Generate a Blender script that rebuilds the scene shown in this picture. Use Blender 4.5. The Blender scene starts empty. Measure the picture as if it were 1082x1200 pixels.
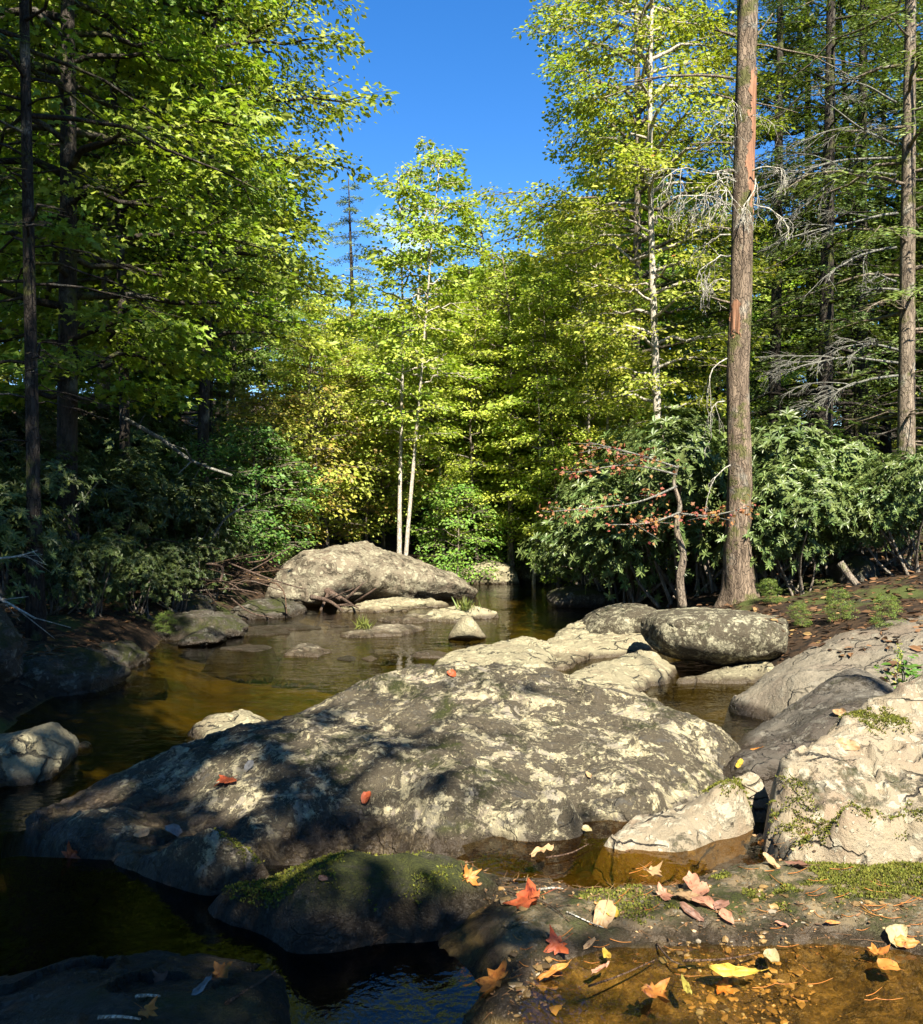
import bpy, math, random
import numpy as np
from mathutils import Vector, Matrix
from mathutils.bvhtree import BVHTree

SC = bpy.context.scene
COL = SC.collection
R = math.radians
F = 1085.0          # focal length of the photograph in its own pixels
ZC = 1.55           # eye height
ZS = -0.15          # level of the creek
ZP = 0.0            # level of the near pools

def at(px, py, d):
    return np.array([(px - 541) * d / F, d, ZC + (600 - py) * d / F])

def onz(px, py, z):
    d = (ZC - z) * F / (py - 600)
    return np.array([(px - 541) * d / F, d, z])

# ------------------------------------------------------------------ noise
_rs = np.random.RandomState(7)
_perm = _rs.permutation(512)
_perm = np.concatenate([_perm, _perm, _perm])
_val = _rs.rand(1024) * 2 - 1

def vnoise(p):
    p = np.asarray(p, float)
    i = np.floor(p).astype(int)
    f = p - i
    u = f * f * f * (f * (f * 6 - 15) + 10)
    i = i & 511
    def h(dx, dy, dz):
        a = _perm[(i[:, 0] + dx) & 511]
        b = _perm[(a + i[:, 1] + dy) & 511]
        return _val[_perm[(b + i[:, 2] + dz) & 511]]
    x0 = h(0,0,0)*(1-u[:,0]) + h(1,0,0)*u[:,0]
    x1 = h(0,1,0)*(1-u[:,0]) + h(1,1,0)*u[:,0]
    x2 = h(0,0,1)*(1-u[:,0]) + h(1,0,1)*u[:,0]
    x3 = h(0,1,1)*(1-u[:,0]) + h(1,1,1)*u[:,0]
    y0 = x0*(1-u[:,1]) + x1*u[:,1]
    y1 = x2*(1-u[:,1]) + x3*u[:,1]
    return y0*(1-u[:,2]) + y1*u[:,2]

def fbm(p, octv=4, gain=.5, lac=2.03):
    p = np.asarray(p, float)
    a, s, n = 1.0, 0.0, np.zeros(len(p))
    for k in range(octv):
        n += a * vnoise(p + 17.3 * k)
        s += a
        a *= gain
        p = p * lac
    return n / s

def ridged(p, octv=3):
    p = np.asarray(p, float)
    a, s, n = 1.0, 0.0, np.zeros(len(p))
    for k in range(octv):
        n += a * (1 - np.abs(vnoise(p + 9.1 * k)) * 2)
        s += a; a *= .5; p = p * 2.1
    return n / s

# ------------------------------------------------------------------ scene helpers
def tag(o, label=None, cat=None, group=None, kind=None):
    if label: o['label'] = label
    if cat: o['category'] = cat
    if group: o['group'] = group
    if kind: o['kind'] = kind
    return o

def empty(name, loc, label, cat, group=None):
    o = bpy.data.objects.new(name, None)
    COL.objects.link(o)
    o.location = [float(v) for v in loc]
    o.empty_display_size = .2
    return tag(o, label, cat, group)

class Geo:
    """collects numpy geometry and builds ONE mesh object from it"""
    def __init__(s):
        s.v, s.f, s.r, s.n = [], [], [], 0
    def add(s, V, faces, rnd=None):
        V = np.asarray(V, float).reshape(-1, 3)
        for Fc in (faces if isinstance(faces, list) else [faces]):
            Fc = np.asarray(Fc, int)
            s.f.append(Fc + s.n)
            r = np.zeros(len(Fc)) if rnd is None else np.broadcast_to(np.asarray(rnd, float), (len(Fc),))
            s.r.append(r)
        s.v.append(V); s.n += len(V)
    def mesh(s, name, mat, smooth=True, origin=(0, 0, 0)):
        me = bpy.data.meshes.new(name)
        V = np.concatenate(s.v) - np.asarray(origin, float)
        me.vertices.add(len(V))
        me.vertices.foreach_set('co', V.astype(np.float32).ravel())
        loops = np.concatenate([f.ravel() for f in s.f])
        tot = np.concatenate([np.full(len(f), f.shape[1]) for f in s.f])
        start = np.concatenate([[0], np.cumsum(tot)[:-1]])
        me.loops.add(len(loops))
        me.loops.foreach_set('vertex_index', loops.astype(np.int32))
        me.polygons.add(len(tot))
        me.polygons.foreach_set('loop_start', start.astype(np.int32))
        me.polygons.foreach_set('loop_total', tot.astype(np.int32))
        me.polygons.foreach_set('use_smooth', np.full(len(tot), bool(smooth)))
        at_ = me.attributes.new('rnd', 'FLOAT', 'FACE')
        at_.data.foreach_set('value', np.concatenate(s.r).astype(np.float32))
        me.update(); me.validate()
        for m in (mat if isinstance(mat, (list, tuple)) else [mat]): me.materials.append(m)
        return me
    def obj(s, name, mat, parent=None, smooth=True, origin=(0, 0, 0), color=None):
        me = s.mesh(name, mat, smooth, origin)
        o = bpy.data.objects.new(name, me)
        COL.objects.link(o)
        if parent is not None:
            o.parent = parent
        else:
            o.location = [float(v) for v in origin]
        if color: o.color = (*color, 1)
        return o

def link(name, me, parent=None, color=None, loc=None):
    o = bpy.data.objects.new(name, me)
    COL.objects.link(o)
    if parent is not None: o.parent = parent
    if color: o.color = (*color, 1)
    if loc is not None: o.location = [float(v) for v in loc]
    return o

def copy_tree(o, parent=None):
    c = o.copy(); COL.objects.link(c)
    if parent is not None: c.parent = parent
    for ch in list(o.children): copy_tree(ch, c)
    return c

def catmull(P, n):
    P = np.asarray(P, float)
    k = len(P)
    t = np.linspace(0, k - 1, n)
    i = np.clip(t.astype(int), 0, k - 2)
    f = (t - i)[:, None]
    p0, p1, p2, p3 = P[np.clip(i-1,0,k-1)], P[i], P[i+1], P[np.clip(i+2,0,k-1)]
    return .5*((2*p1)+(-p0+p2)*f+(2*p0-5*p1+4*p2-p3)*f*f+(-p0+3*p1-3*p2+p3)*f**3)

def tube(g, P, rad, sides=7, rnd=0, rough=0, seed=0, cap=True):
    P = np.asarray(P, float); n = len(P)
    rad = np.broadcast_to(np.asarray(rad, float), (n,))
    T = np.gradient(P, axis=0)
    T /= np.linalg.norm(T, axis=1)[:, None] + 1e-9
    ref = np.array([0, 1, 0]) if abs(T[0][1]) < .8 else np.array([1, 0, 0])
    U = np.cross(T, ref); U /= np.linalg.norm(U, axis=1)[:, None] + 1e-9
    W = np.cross(T, U)
    a = np.linspace(0, 2*np.pi, sides, endpoint=False)
    rr = rad[:, None] * np.ones(sides)
    if rough:
        q = np.stack([np.cos(a)[None]*2 + P[:, :1], np.sin(a)[None]*2 + P[:, 1:2], P[:, 2:3]*1.5 + a[None]*0], -1).reshape(-1, 3)
        rr = rr * (1 + rough * fbm(q + seed, 3).reshape(n, sides))
    V = P[:, None] + rr[..., None]*(np.cos(a)[None, :, None]*U[:, None] + np.sin(a)[None, :, None]*W[:, None])
    V = V.reshape(-1, 3)
    i = np.arange(n-1)[:, None]*sides; j = np.arange(sides)[None]; j2 = (j+1) % sides
    Q = np.stack([i+j, i+j2, i+sides+j2, i+sides+j], -1).reshape(-1, 4)
    fs = [Q]
    if cap:
        V = np.concatenate([V, P[-1:], P[:1]])
        c = n*sides; b = (n-1)*sides
        fs.append(np.stack([b+np.arange(sides), b+(np.arange(sides)+1) % sides, np.full(sides, c)], -1))
        fs.append(np.stack([(np.arange(sides)+1) % sides, np.arange(sides), np.full(sides, c+1)], -1))
    g.add(V, fs, rnd)

# ------------------------------------------------------------------ leaves
TPL = {
 'diamond': (np.array([(0,0,0),(-.3,.5,.06),(0,1,0),(.3,.5,.06)]), [(0,3,2),(0,2,1)]),
 'oval': (np.array([(0,0,0),(-.2,.3,.05),(-.17,.7,.05),(0,1,-.05),(.17,.7,.05),(.2,.3,.05)]), [(0,5,4,3),(0,3,2,1)]),
 'lance': (np.array([(0,0,0),(-.15,.3,.04),(-.13,.7,.0),(0,1,-.14),(.13,.7,.0),(.15,.3,.04)]), [(0,5,4,3),(0,3,2,1)]),
 'needle': (np.array([(0,0,0),(-.13,.45,0),(0,1,-.03),(.13,.45,0)]), [(0,3,2),(0,2,1)]),
 'blade': (np.array([(0,0,0),(-.022,.4,0),(0,1,-.25),(.022,.4,0)]), [(0,3,2),(0,2,1)]),
 'maple': (np.array([(0,0,0),(.28,-.02,-.04),(.17,.22,.02),(.52,.4,-.04),(.24,.5,.03),(0,1,-.06),(-.24,.5,.03),(-.52,.4,-.04),(-.17,.22,.02),(-.28,-.02,-.04)]),
           [(0,1,2),(0,2,3),(0,3,4),(0,4,5),(0,5,6),(0,6,7),(0,7,8),(0,8,9)]),
}
def leaves(g, C, D, N, size, tpl, rnd):
    """C centres, D leaf axis, N leaf normal, all (n,3)"""
    T, fc = TPL[tpl]
    fc = np.array(fc); k = len(T); n = len(C)
    D = D / (np.linalg.norm(D, axis=1)[:, None] + 1e-9)
    S = np.cross(D, N); S /= np.linalg.norm(S, axis=1)[:, None] + 1e-9
    N = np.cross(S, D)
    V = C[:, None] + size[:, None, None]*(T[None, :, :1]*S[:, None] + T[None, :, 1:2]*D[:, None] + T[None, :, 2:]*N[:, None])
    Fs = (np.arange(n)[:, None, None]*k + fc[None]).reshape(-1, fc.shape[1])
    g.add(V.reshape(-1, 3), Fs, np.repeat(rnd, len(fc)))

def unit(v):
    return v / (np.linalg.norm(v) + 1e-9)

# ------------------------------------------------------------------ materials
def mat(name):
    m = bpy.data.materials.new(name); m.use_nodes = True
    nt = m.node_tree
    for n in list(nt.nodes): nt.nodes.remove(n)
    return m, nt
class NB:
    def __init__(s, nt): s.nt = nt
    def n(s, t, **kw):
        x = s.nt.nodes.new(t)
        for k, v in kw.items(): setattr(x, k, v)
        return x
    def l(s, a, b): s.nt.links.new(a, b)
    def noise(s, vec, scale, detail=5, rough=.55, dist=0):
        x = s.n('ShaderNodeTexNoise')
        x.inputs['Scale'].default_value = scale; x.inputs['Detail'].default_value = detail
        x.inputs['Roughness'].default_value = rough; x.inputs['Distortion'].default_value = dist
        s.l(vec, x.inputs['Vector']); return x.outputs['Fac']
    def vor(s, vec, scale, feat='F1', out='Distance', rnd=1):
        x = s.n('ShaderNodeTexVoronoi', feature=feat); x.inputs['Scale'].default_value = scale
        x.inputs['Randomness'].default_value = rnd
        s.l(vec, x.inputs['Vector']); return x.outputs[out]
    def ramp(s, fac, a, b, c0=(0,0,0,1), c1=(1,1,1,1)):
        x = s.n('ShaderNodeMapRange', clamp=True)
        x.inputs['From Min'].default_value = a; x.inputs['From Max'].default_value = b
        s.l(fac, x.inputs['Value']); return x.outputs['Result']
    def mix(s, fac, a, b, mode='MIX'):
        x = s.n('ShaderNodeMix', data_type='RGBA', blend_type=mode, clamp_factor=True)
        for i, v in ((0, fac), (6, a), (7, b)):
            if isinstance(v, (int, float)): x.inputs[i].default_value = v
            elif isinstance(v, tuple): x.inputs[i].default_value = (*v, 1) if len(v) == 3 else v
            else: s.l(v, x.inputs[i])
        return x.outputs[2]
    def math(s, op, a, b=0.0, c=None):
        x = s.n('ShaderNodeMath', operation=op)
        for i, v in enumerate((a, b) if c is None else (a, b, c)):
            if isinstance(v, (int, float)): x.inputs[i].default_value = v
            else: s.l(v, x.inputs[i])
        return x.outputs[0]
    def mapping(s, vec, scale=(1,1,1), rot=(0,0,0), loc=(0,0,0)):
        x = s.n('ShaderNodeMapping'); x.inputs['Scale'].default_value = scale
        x.inputs['Rotation'].default_value = rot; x.inputs['Location'].default_value = loc
        s.l(vec, x.inputs['Vector']); return x.outputs['Vector']
    def bump(s, h, strength=.5, dist=.02, nrm=None):
        x = s.n('ShaderNodeBump'); x.inputs['Strength'].default_value = strength
        x.inputs['Distance'].default_value = dist; s.l(h, x.inputs['Height'])
        if nrm is not None: s.l(nrm, x.inputs['Normal'])
        return x.outputs['Normal']
    def out(s, sh):
        o = s.n('ShaderNodeOutputMaterial'); s.l(sh, o.inputs['Surface'])
    def bsdf(s, col, rough=.8, nrm=None, spec=.3):
        x = s.n('ShaderNodeBsdfPrincipled')
        for k, v in (('Base Color', col), ('Roughness', rough), ('Specular IOR Level', spec)):
            if isinstance(v, tuple): x.inputs[k].default_value = (*v, 1)
            elif isinstance(v, (int, float)): x.inputs[k].default_value = v
            else: s.l(v, x.inputs[k])
        if nrm is not None: s.l(nrm, x.inputs['Normal'])
        return x.outputs[0]

def rock_mat(name, base=(.29,.255,.20), lichen=(.56,.52,.42), dark=(.026,.021,.013), lich=.5, darkn=.45, moss=0.0,
             wet=None, foliation=None, crack=.5, grey=0.0, scale=1.0, mossz=.3, silt=None):
    m, nt = mat(name); b = NB(nt)
    geo = b.n('ShaderNodeNewGeometry'); pos = geo.outputs['Position']
    v = pos
    big = b.noise(v, 1.3*scale, 3, .5)
    mid = b.noise(v, 6*scale, 7, .62, .3)
    fine = b.noise(v, 38*scale, 8, .7)
    col = b.mix(b.ramp(big, .3, .7), tuple(c*.72 for c in base), tuple(min(1, c*1.22) for c in base))
    col = b.mix(b.ramp(b.noise(v, 2.3*scale, 3, .5, .4), .5, .66), col, tuple(base[i]*k for i, k in enumerate((.85,.78,.78))))
    # pale crust lichen in rounded, broken patches
    warp = b.n('ShaderNodeVectorMath', operation='ADD')
    nn = b.n('ShaderNodeTexNoise'); nn.inputs['Scale'].default_value = 9*scale; nn.inputs['Detail'].default_value = 4
    b.l(v, nn.inputs['Vector'])
    sc = b.n('ShaderNodeVectorMath', operation='SCALE'); sc.inputs['Scale'].default_value = .12/scale
    b.l(nn.outputs['Color'], sc.inputs[0]); b.l(v, warp.inputs[0]); b.l(sc.outputs[0], warp.inputs[1])
    wv = warp.outputs[0]
    vc = b.n('ShaderNodeTexVoronoi'); vc.inputs['Scale'].default_value = 13*scale; b.l(wv, vc.inputs['Vector'])
    sel = b.n('ShaderNodeSeparateColor'); b.l(vc.outputs['Color'], sel.inputs[0])
    blot = b.math('MULTIPLY', b.ramp(b.math('ADD', vc.outputs['Distance'], b.math('MULTIPLY', b.math('SUBTRACT', fine, .5), .7)), .46, .38), b.ramp(sel.outputs[0], 1-lich*.9, 1-lich*.9+.05))
    vc2 = b.n('ShaderNodeTexVoronoi'); vc2.inputs['Scale'].default_value = 37*scale; b.l(wv, vc2.inputs['Vector'])
    sel2 = b.n('ShaderNodeSeparateColor'); b.l(vc2.outputs['Color'], sel2.inputs[0])
    blot = b.math('MAXIMUM', blot, b.math('MULTIPLY', b.ramp(vc2.outputs['Distance'], .48, .34), b.ramp(sel2.outputs[0], 1-lich*.5, 1-lich*.5+.03)))
    lm = b.math('MAXIMUM', blot, b.math('MULTIPLY', b.ramp(mid, .62-lich*.22, .68-lich*.22), b.ramp(fine, .32, .5)))
    col = b.mix(b.math('MULTIPLY', b.ramp(b.noise(v, 8*scale, 7, .68, .5), .44, .58), min(1, lich*1.3)), col, tuple(c*.62 for c in lichen))
    lcol = b.mix(b.noise(v, 21*scale, 3), tuple(c*.84 for c in lichen), tuple(min(.8, c*1.16) for c in lichen))
    col = b.mix(lm, col, lcol)
    # black lichen / dirt
    dn = b.noise(v, 3.1*scale, 9, .74, .6)
    dn2 = b.noise(v, 13*scale, 8, .75, .8)
    dsum = b.math('ADD', b.math('MULTIPLY', dn, .6), b.math('MULTIPLY', dn2, .4))
    dm = b.math('MULTIPLY', b.ramp(dsum, .655-darkn*.3, .685-darkn*.3), b.ramp(fine, .30, .46))
    col = b.mix(dm, col, b.mix(fine, dark, tuple(c*2.6 for c in dark)))
    speck = b.ramp(b.noise(v, 60*scale, 5, .75), .60, .66)
    col = b.mix(b.math('MULTIPLY', speck, .6), col, dark)
    h = b.math('ADD', b.math('MULTIPLY', mid, .5), b.math('MULTIPLY', fine, .34))
    h = b.math('ADD', h, b.math('MULTIPLY', lm, .10))
    h = b.math('ADD', h, b.math('MULTIPLY', dm, -.16))
    # cracks
    if crack:
        ce = b.vor(b.mapping(wv, (1, 1.5, 2.2), (0.3, .2, .5)), 2.6*scale, 'DISTANCE_TO_EDGE')
        cm = b.math('MULTIPLY', b.ramp(ce, .035, .006), b.ramp(b.noise(v, 2.4*scale, 2), .48, .58))
        col = b.mix(b.math('MULTIPLY', cm, crack), col, (.02,.018,.014))
        h = b.math('ADD', h, b.math('MULTIPLY', cm, -.9*crack))
    if foliation:
        fv = b.mapping(wv, foliation[1], (0, 0, R(foliation[0])))
        fn = b.noise(fv, 3.0, 6, .65)
        fm = b.ramp(fn, .57, .66)
        col = b.mix(b.math('MULTIPLY', fm, .75), col, b.mix(fine, (.02,.02,.018), (.07,.065,.055)))
        h = b.math('ADD', h, b.math('MULTIPLY', fn, .3))
    if moss:
        sx = b.n('ShaderNodeSeparateXYZ'); b.l(geo.outputs['Normal'], sx.inputs[0])
        mn = b.noise(v, 2.8*scale, 8, .7, .4)
        mm = b.math('MULTIPLY', b.ramp(b.math('ADD', mn, b.math('MULTIPLY', b.math('SUBTRACT', fine, .5), .25)), .66-moss*.36, .78-moss*.36), b.ramp(sx.outputs[2], mossz, mossz+.3))
        mc = b.mix(b.noise(v, 60, 5, .7), (.008,.012,.003), (.065,.07,.012))
        col = b.mix(mm, col, mc)
        h = b.math('ADD', h, b.math('MULTIPLY', b.math('MULTIPLY', mm, b.noise(v, 120, 3)), .7))
    rough = .86
    if wet is not None:
        sx2 = b.n('ShaderNodeSeparateXYZ'); b.l(pos, sx2.inputs[0])
        wz = b.math('ADD', sx2.outputs[2], b.math('MULTIPLY', b.math('SUBTRACT', b.noise(v, 4, 5), .5), .09))
        wm = b.ramp(wz, wet+.05, wet)
        col = b.mix(wm, col, b.mix(.5, b.mix(1, col, (.30,.26,.22), 'MULTIPLY'), (.05,.038,.026)))
        if silt: col = b.mix(b.ramp(wz, silt, silt-.03), col, b.mix(b.ramp(b.math('ADD', b.math('MULTIPLY', b.noise(v, 5, 6, .65), .6), b.math('MULTIPLY', b.noise(v, 45, 4, .7), .4)), .40, .62), (.022,.015,.007), (.125,.082,.026)))
        rough = b.math('SUBTRACT', .86, b.math('MULTIPLY', wm, .55))
    nrm = b.bump(h, 1.0, .05/scale)
    b.out(b.bsdf(col, rough, nrm, .25))
    return m

def bark_mat(name, c1, c2, moss=0.0, scale=1.0, lichen=.2):
    m, nt = mat(name); b = NB(nt)
    tc = b.n('ShaderNodeTexCoord'); v = tc.outputs['Object']
    st = b.mapping(v, (1, 1, .18))
    n1 = b.noise(st, 16*scale, 7, .7, .4)
    n2 = b.noise(v, 3, 5, .6)
    wq = b.n('ShaderNodeTexNoise'); wq.inputs['Scale'].default_value = 7; wq.inputs['Detail'].default_value = 5; b.l(v, wq.inputs['Vector'])
    wa = b.n('ShaderNodeVectorMath', operation='MULTIPLY_ADD'); b.l(wq.outputs['Color'], wa.inputs[0]); wa.inputs[1].default_value = (.12, .12, .5); b.l(v, wa.inputs[2])
    vor = b.vor(b.mapping(wa.outputs[0], (1, 1, .16)), 26*scale, 'DISTANCE_TO_EDGE')
    col = b.mix(b.ramp(n1, .35, .65), c1, c2)
    col = b.mix(b.math('MULTIPLY', b.math('MULTIPLY', b.ramp(vor, .16, .0), b.ramp(n2, .35, .6)), .75), col, tuple(c*.35 for c in c1))
    col = b.mix(b.math('MULTIPLY', b.ramp(n2, .55, .68), lichen), col, (.42,.43,.36))
    if moss: col = b.mix(b.math('MULTIPLY', b.ramp(b.noise(v, 2.2, 6, .65), .6-moss*.2, .66-moss*.2), .8), col, (.07,.075,.02))
    h = b.math('ADD', b.math('MULTIPLY', n1, .7), b.math('MULTIPLY', b.ramp(vor, 0, .12), .4))
    b.out(b.bsdf(col, .9, b.bump(h, .9, .03), .15))
    return m

def leaf_mat(name, trans=.44, yellow=.25, autumn=None, autumn_at=.96, rough=.5, spec=.35, tint=(1.05,1.15,.5)):
    """colour = Object Info colour, varied from leaf to leaf by the face attribute rnd"""
    m, nt = mat(name); b = NB(nt)
    oi = b.n('ShaderNodeObjectInfo')
    at_ = b.n('ShaderNodeAttribute'); at_.attribute_name = 'rnd'
    r = at_.outputs['Fac']
    hs = b.n('ShaderNodeHueSaturation')
    hs.inputs['Saturation'].default_value = .97
    b.l(b.math('MULTIPLY_ADD', r, .06, .468), hs.inputs['Hue'])
    val = b.math('MULTIPLY_ADD', b.math('FRACT', b.math('MULTIPLY', r, 7.31)), .8, .84)
    b.l(val, hs.inputs['Value']); b.l(oi.outputs['Color'], hs.inputs['Color'])
    col = b.mix(b.math('MULTIPLY', b.ramp(b.math('FRACT', b.math('MULTIPLY', r, 3.77)), .6, 1), yellow), hs.outputs[0], (.24,.25,.035))
    if autumn:
        col = b.mix(b.ramp(r, autumn_at, autumn_at+.01), col, autumn)
    p = b.bsdf(col, rough, None, spec)
    t = b.n('ShaderNodeBsdfTranslucent')
    b.l(b.mix(1, col, tint, 'MULTIPLY'), t.inputs['Color'])
    ms = b.n('ShaderNodeMixShader'); ms.inputs[0].default_value = trans
    b.l(p, ms.inputs[1]); b.l(t.outputs[0], ms.inputs[2])
    b.out(ms.outputs[0])
    return m

def water_mat(name, tint=(.72,.52,.22), scale=5.0, strength=.12, stretch=(1, 1, 1), rot=0):
    m, nt = mat(name); b = NB(nt)
    geo = b.n('ShaderNodeNewGeometry'); v = b.mapping(geo.outputs['Position'], stretch, (0, 0, R(rot)))
    n1 = b.noise(v, scale, 3, .5, .6)
    n2 = b.noise(v, scale*3.7, 2, .5, .3)
    patch = b.ramp(b.noise(geo.outputs['Position'], .55, 3), .38, .62)
    h = b.math('ADD', n1, b.math('MULTIPLY', n2, .35))
    h = b.math('MULTIPLY', h, b.math('MULTIPLY_ADD', patch, .85, .25))
    nrm = b.bump(h, strength, .1)
    fr = b.n('ShaderNodeFresnel'); b.l(b.math('MULTIPLY_ADD', geo.outputs['Backfacing'], 1/1.4-1.4, 1.4), fr.inputs['IOR']); b.l(nrm, fr.inputs['Normal'])
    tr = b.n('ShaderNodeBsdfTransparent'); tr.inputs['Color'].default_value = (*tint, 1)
    gl = b.n('ShaderNodeBsdfGlossy'); gl.inputs['Roughness'].default_value = .02; b.l(nrm, gl.inputs['Normal'])
    ms = b.n('ShaderNodeMixShader'); b.l(fr.outputs[0], ms.inputs[0])
    b.l(tr.outputs[0], ms.inputs[1]); b.l(gl.outputs[0], ms.inputs[2])
    b.out(ms.outputs[0])
    return m

def simple_mat(name, c1, c2, scale=20, rough=.8, bump=.3, stretch=(1,1,1)):
    m, nt = mat(name); b = NB(nt)
    tc = b.n('ShaderNodeTexCoord'); v = b.mapping(tc.outputs['Object'], stretch)
    n = b.noise(v, scale, 6, .65)
    b.out(b.bsdf(b.mix(b.ramp(n, .3, .7), c1, c2), rough, b.bump(n, bump, .01), .25))
    return m

def litter_mat(name):
    """forest floor outside the creek, silt and cobbles inside it"""
    m, nt = mat(name); b = NB(nt)
    geo = b.n('ShaderNodeNewGeometry'); v = geo.outputs['Position']
    vc = b.n('ShaderNodeTexVoronoi'); vc.inputs['Scale'].default_value = 14; b.l(v, vc.inputs['Vector'])
    hs = b.n('ShaderNodeSeparateColor'); b.l(vc.outputs['Color'], hs.inputs[0])
    lit = b.mix(hs.outputs[0], (.008,.006,.004), (.045,.027,.014))
    lit = b.mix(b.ramp(b.noise(v, 1.2, 6, .6), .55, .62), lit, (.045,.055,.014))
    bedn = b.noise(v, 2.2, 6, .6, .5)
    bed = b.mix(b.ramp(bedn, .32, .7), (.018,.015,.006), (.17,.125,.034))
    bed = b.mix(b.ramp(b.vor(v, 9), .5, .1), bed, (.10,.075,.032))
    bed = b.mix(b.ramp(b.noise(v, 1.1, 4, .6), .55, .66), bed, (.045,.05,.015))
    sx = b.n('ShaderNodeSeparateXYZ'); b.l(v, sx.inputs[0])
    col = b.mix(b.ramp(sx.outputs[2], ZS-.03, ZS+.02), bed, lit)
    b.out(b.bsdf(col, .9, b.bump(b.noise(v, 25, 6, .7), .8, .03), .15))
    return m

M = {}
M['main'] = rock_mat('lichen_rock', scale=1.25, base=(0.184,0.161,0.120), lichen=(0.316,0.275,0.166), lich=.62, darkn=.6, moss=.30, wet=-.02, crack=.35, foliation=(28, (.9,5,5)), mossz=.45)
M['pale'] = rock_mat('pale_rock', base=(0.192,0.169,0.104), lichen=(0.259,0.232,0.143), lich=.4, darkn=.22, wet=-.12, crack=.8, scale=.8)
M['grey'] = rock_mat('smooth_grey_rock', base=(0.150,0.129,0.092), lichen=(0.150,0.133,0.098), lich=.2, darkn=.2, wet=-.10, crack=.45, grey=1, scale=.7)
M['mott'] = rock_mat('mottled_rock', base=(0.090,0.081,0.053), lichen=(0.240,0.220,0.145), lich=.62, darkn=.58, moss=.22, wet=-.13, crack=.2, scale=1.5, mossz=.3)
M['boulder'] = rock_mat('far_boulder_rock', base=(0.121,0.098,0.067), lichen=(0.217,0.196,0.134), lich=.42, darkn=.42, wet=-.11, crack=.25, scale=.8)
M['cream'] = rock_mat('cream_rock', base=(0.217,0.175,0.115), lichen=(0.277,0.244,0.174), lich=.34, darkn=.2, moss=.22, wet=None, crack=.9, scale=1.1, mossz=.35)
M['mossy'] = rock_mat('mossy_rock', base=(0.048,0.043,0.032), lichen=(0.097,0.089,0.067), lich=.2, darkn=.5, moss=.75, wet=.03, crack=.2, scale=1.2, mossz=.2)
M['bankrock'] = rock_mat('bank_rock', base=(0.052,0.044,0.034), lichen=(0.132,0.125,0.095), lich=.3, darkn=.5, moss=.6, wet=-.1, crack=.2, scale=1.0, mossz=.35)
M['shelf'] = rock_mat('wet_shelf_rock', base=(.125,.095,.05), lichen=(0.121,0.107,0.073), lich=.22, darkn=.30, moss=.55, wet=.02, crack=.25, scale=3.2, mossz=.3, silt=.004)
M['gully'] = rock_mat('wet_rock', base=(0.069,0.060,0.046), lichen=(0.121,0.110,0.086), lich=.25, darkn=.38, moss=.1, wet=.08, crack=.5, scale=1.2)
M['litter'] = litter_mat('forest_floor')
M['water'] = water_mat('creek_water', (.52,.46,.19), 3.2, .16, (1, 2.0, 1))
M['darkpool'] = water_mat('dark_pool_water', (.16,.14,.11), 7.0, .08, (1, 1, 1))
M['amber'] = water_mat('amber_pool_water', (.52,.38,.13), 7.0, .06, (1, 1, 1))
M['pool'] = water_mat('pool_water', (.93,.80,.52), 7.0, .08, (1, 1, 1))
M['bark_dark'] = bark_mat('dark_bark', (.018,.015,.012), (.058,.047,.037), .25)
M['bark_grey'] = bark_mat('grey_bark', (.075,.058,.042), (.23,.185,.135), .25, lichen=.35)
M['bark_pale'] = bark_mat('pale_bark', (.30,.26,.20), (.55,.50,.41), 0, 1.5)
M['bark_mid'] = bark_mat('brown_bark', (.10,.08,.06), (.24,.20,.155), .15)
M['bark_dead'] = bark_mat('dead_trunk_bark', (.055,.04,.028), (.22,.165,.115), .35, 1.0, .22)
M['twig_pale'] = bark_mat('bleached_twig', (.32,.30,.24), (.52,.49,.41), 0, 2)
M['twig_grey'] = bark_mat('lichen_twig', (.11,.107,.088), (.25,.245,.205), 0, 2)
M['twig_brown'] = bark_mat('brown_twig', (.05,.03,.02), (.14,.088,.055), 0, 2, .05)
M['driftwood'] = bark_mat('driftwood', (.045,.03,.022), (.13,.088,.064), 0, 1.5, .1)
M['scar'] = simple_mat('bare_orange_wood', (.10,.05,.028), (.29,.145,.08), 14, .8, .9, (1, 1, .12))
M['leaf'] = leaf_mat('green_leaf')
M['leafy'] = leaf_mat('turning_leaf', autumn=(.36,.15,.04), autumn_at=.972, yellow=.5)
M['leafa'] = leaf_mat('autumn_leaf', autumn=(.27,.19,.05), autumn_at=.75, yellow=.3)
M['rhodo'] = leaf_mat('glossy_leaf', trans=.2, yellow=.16, rough=.42, spec=.3)
M['hemlock'] = leaf_mat('needle_leaf', trans=.22, yellow=.08, rough=.55)
M['grass'] = leaf_mat('grass_blade', trans=.3, yellow=.5)
M['moss'] = leaf_mat('moss_blade', trans=.25, yellow=.35, rough=.8, spec=.1)

def fall_mat(name, c1, c2, c3):
    m, nt = mat(name); b = NB(nt)
    tc = b.n('ShaderNodeTexCoord'); v = tc.outputs['Object']
    n = b.noise(v, 14, 5, .6, .5)
    col = b.mix(b.ramp(n, .35, .62), c1, c2)
    col = b.mix(b.ramp(b.noise(v, 34, 6, .75), .54, .63), col, c3)
    p = b.bsdf(col, .55, b.bump(n, .4, .01), .35)
    t = b.n('ShaderNodeBsdfTranslucent'); b.l(col, t.inputs['Color'])
    ms = b.n('ShaderNodeMixShader'); ms.inputs[0].default_value = .2
    b.l(p, ms.inputs[1]); b.l(t.outputs[0], ms.inputs[2]); b.out(ms.outputs[0])
    return m
M['f_orange'] = fall_mat('orange_leaf', (0.319,0.103,0.016), (0.370,0.170,0.036), (0.129,0.036,0.010))
M['f_red'] = fall_mat('red_leaf', (0.257,0.046,0.016), (0.319,0.083,0.026), (0.113,0.016,0.010))
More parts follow.
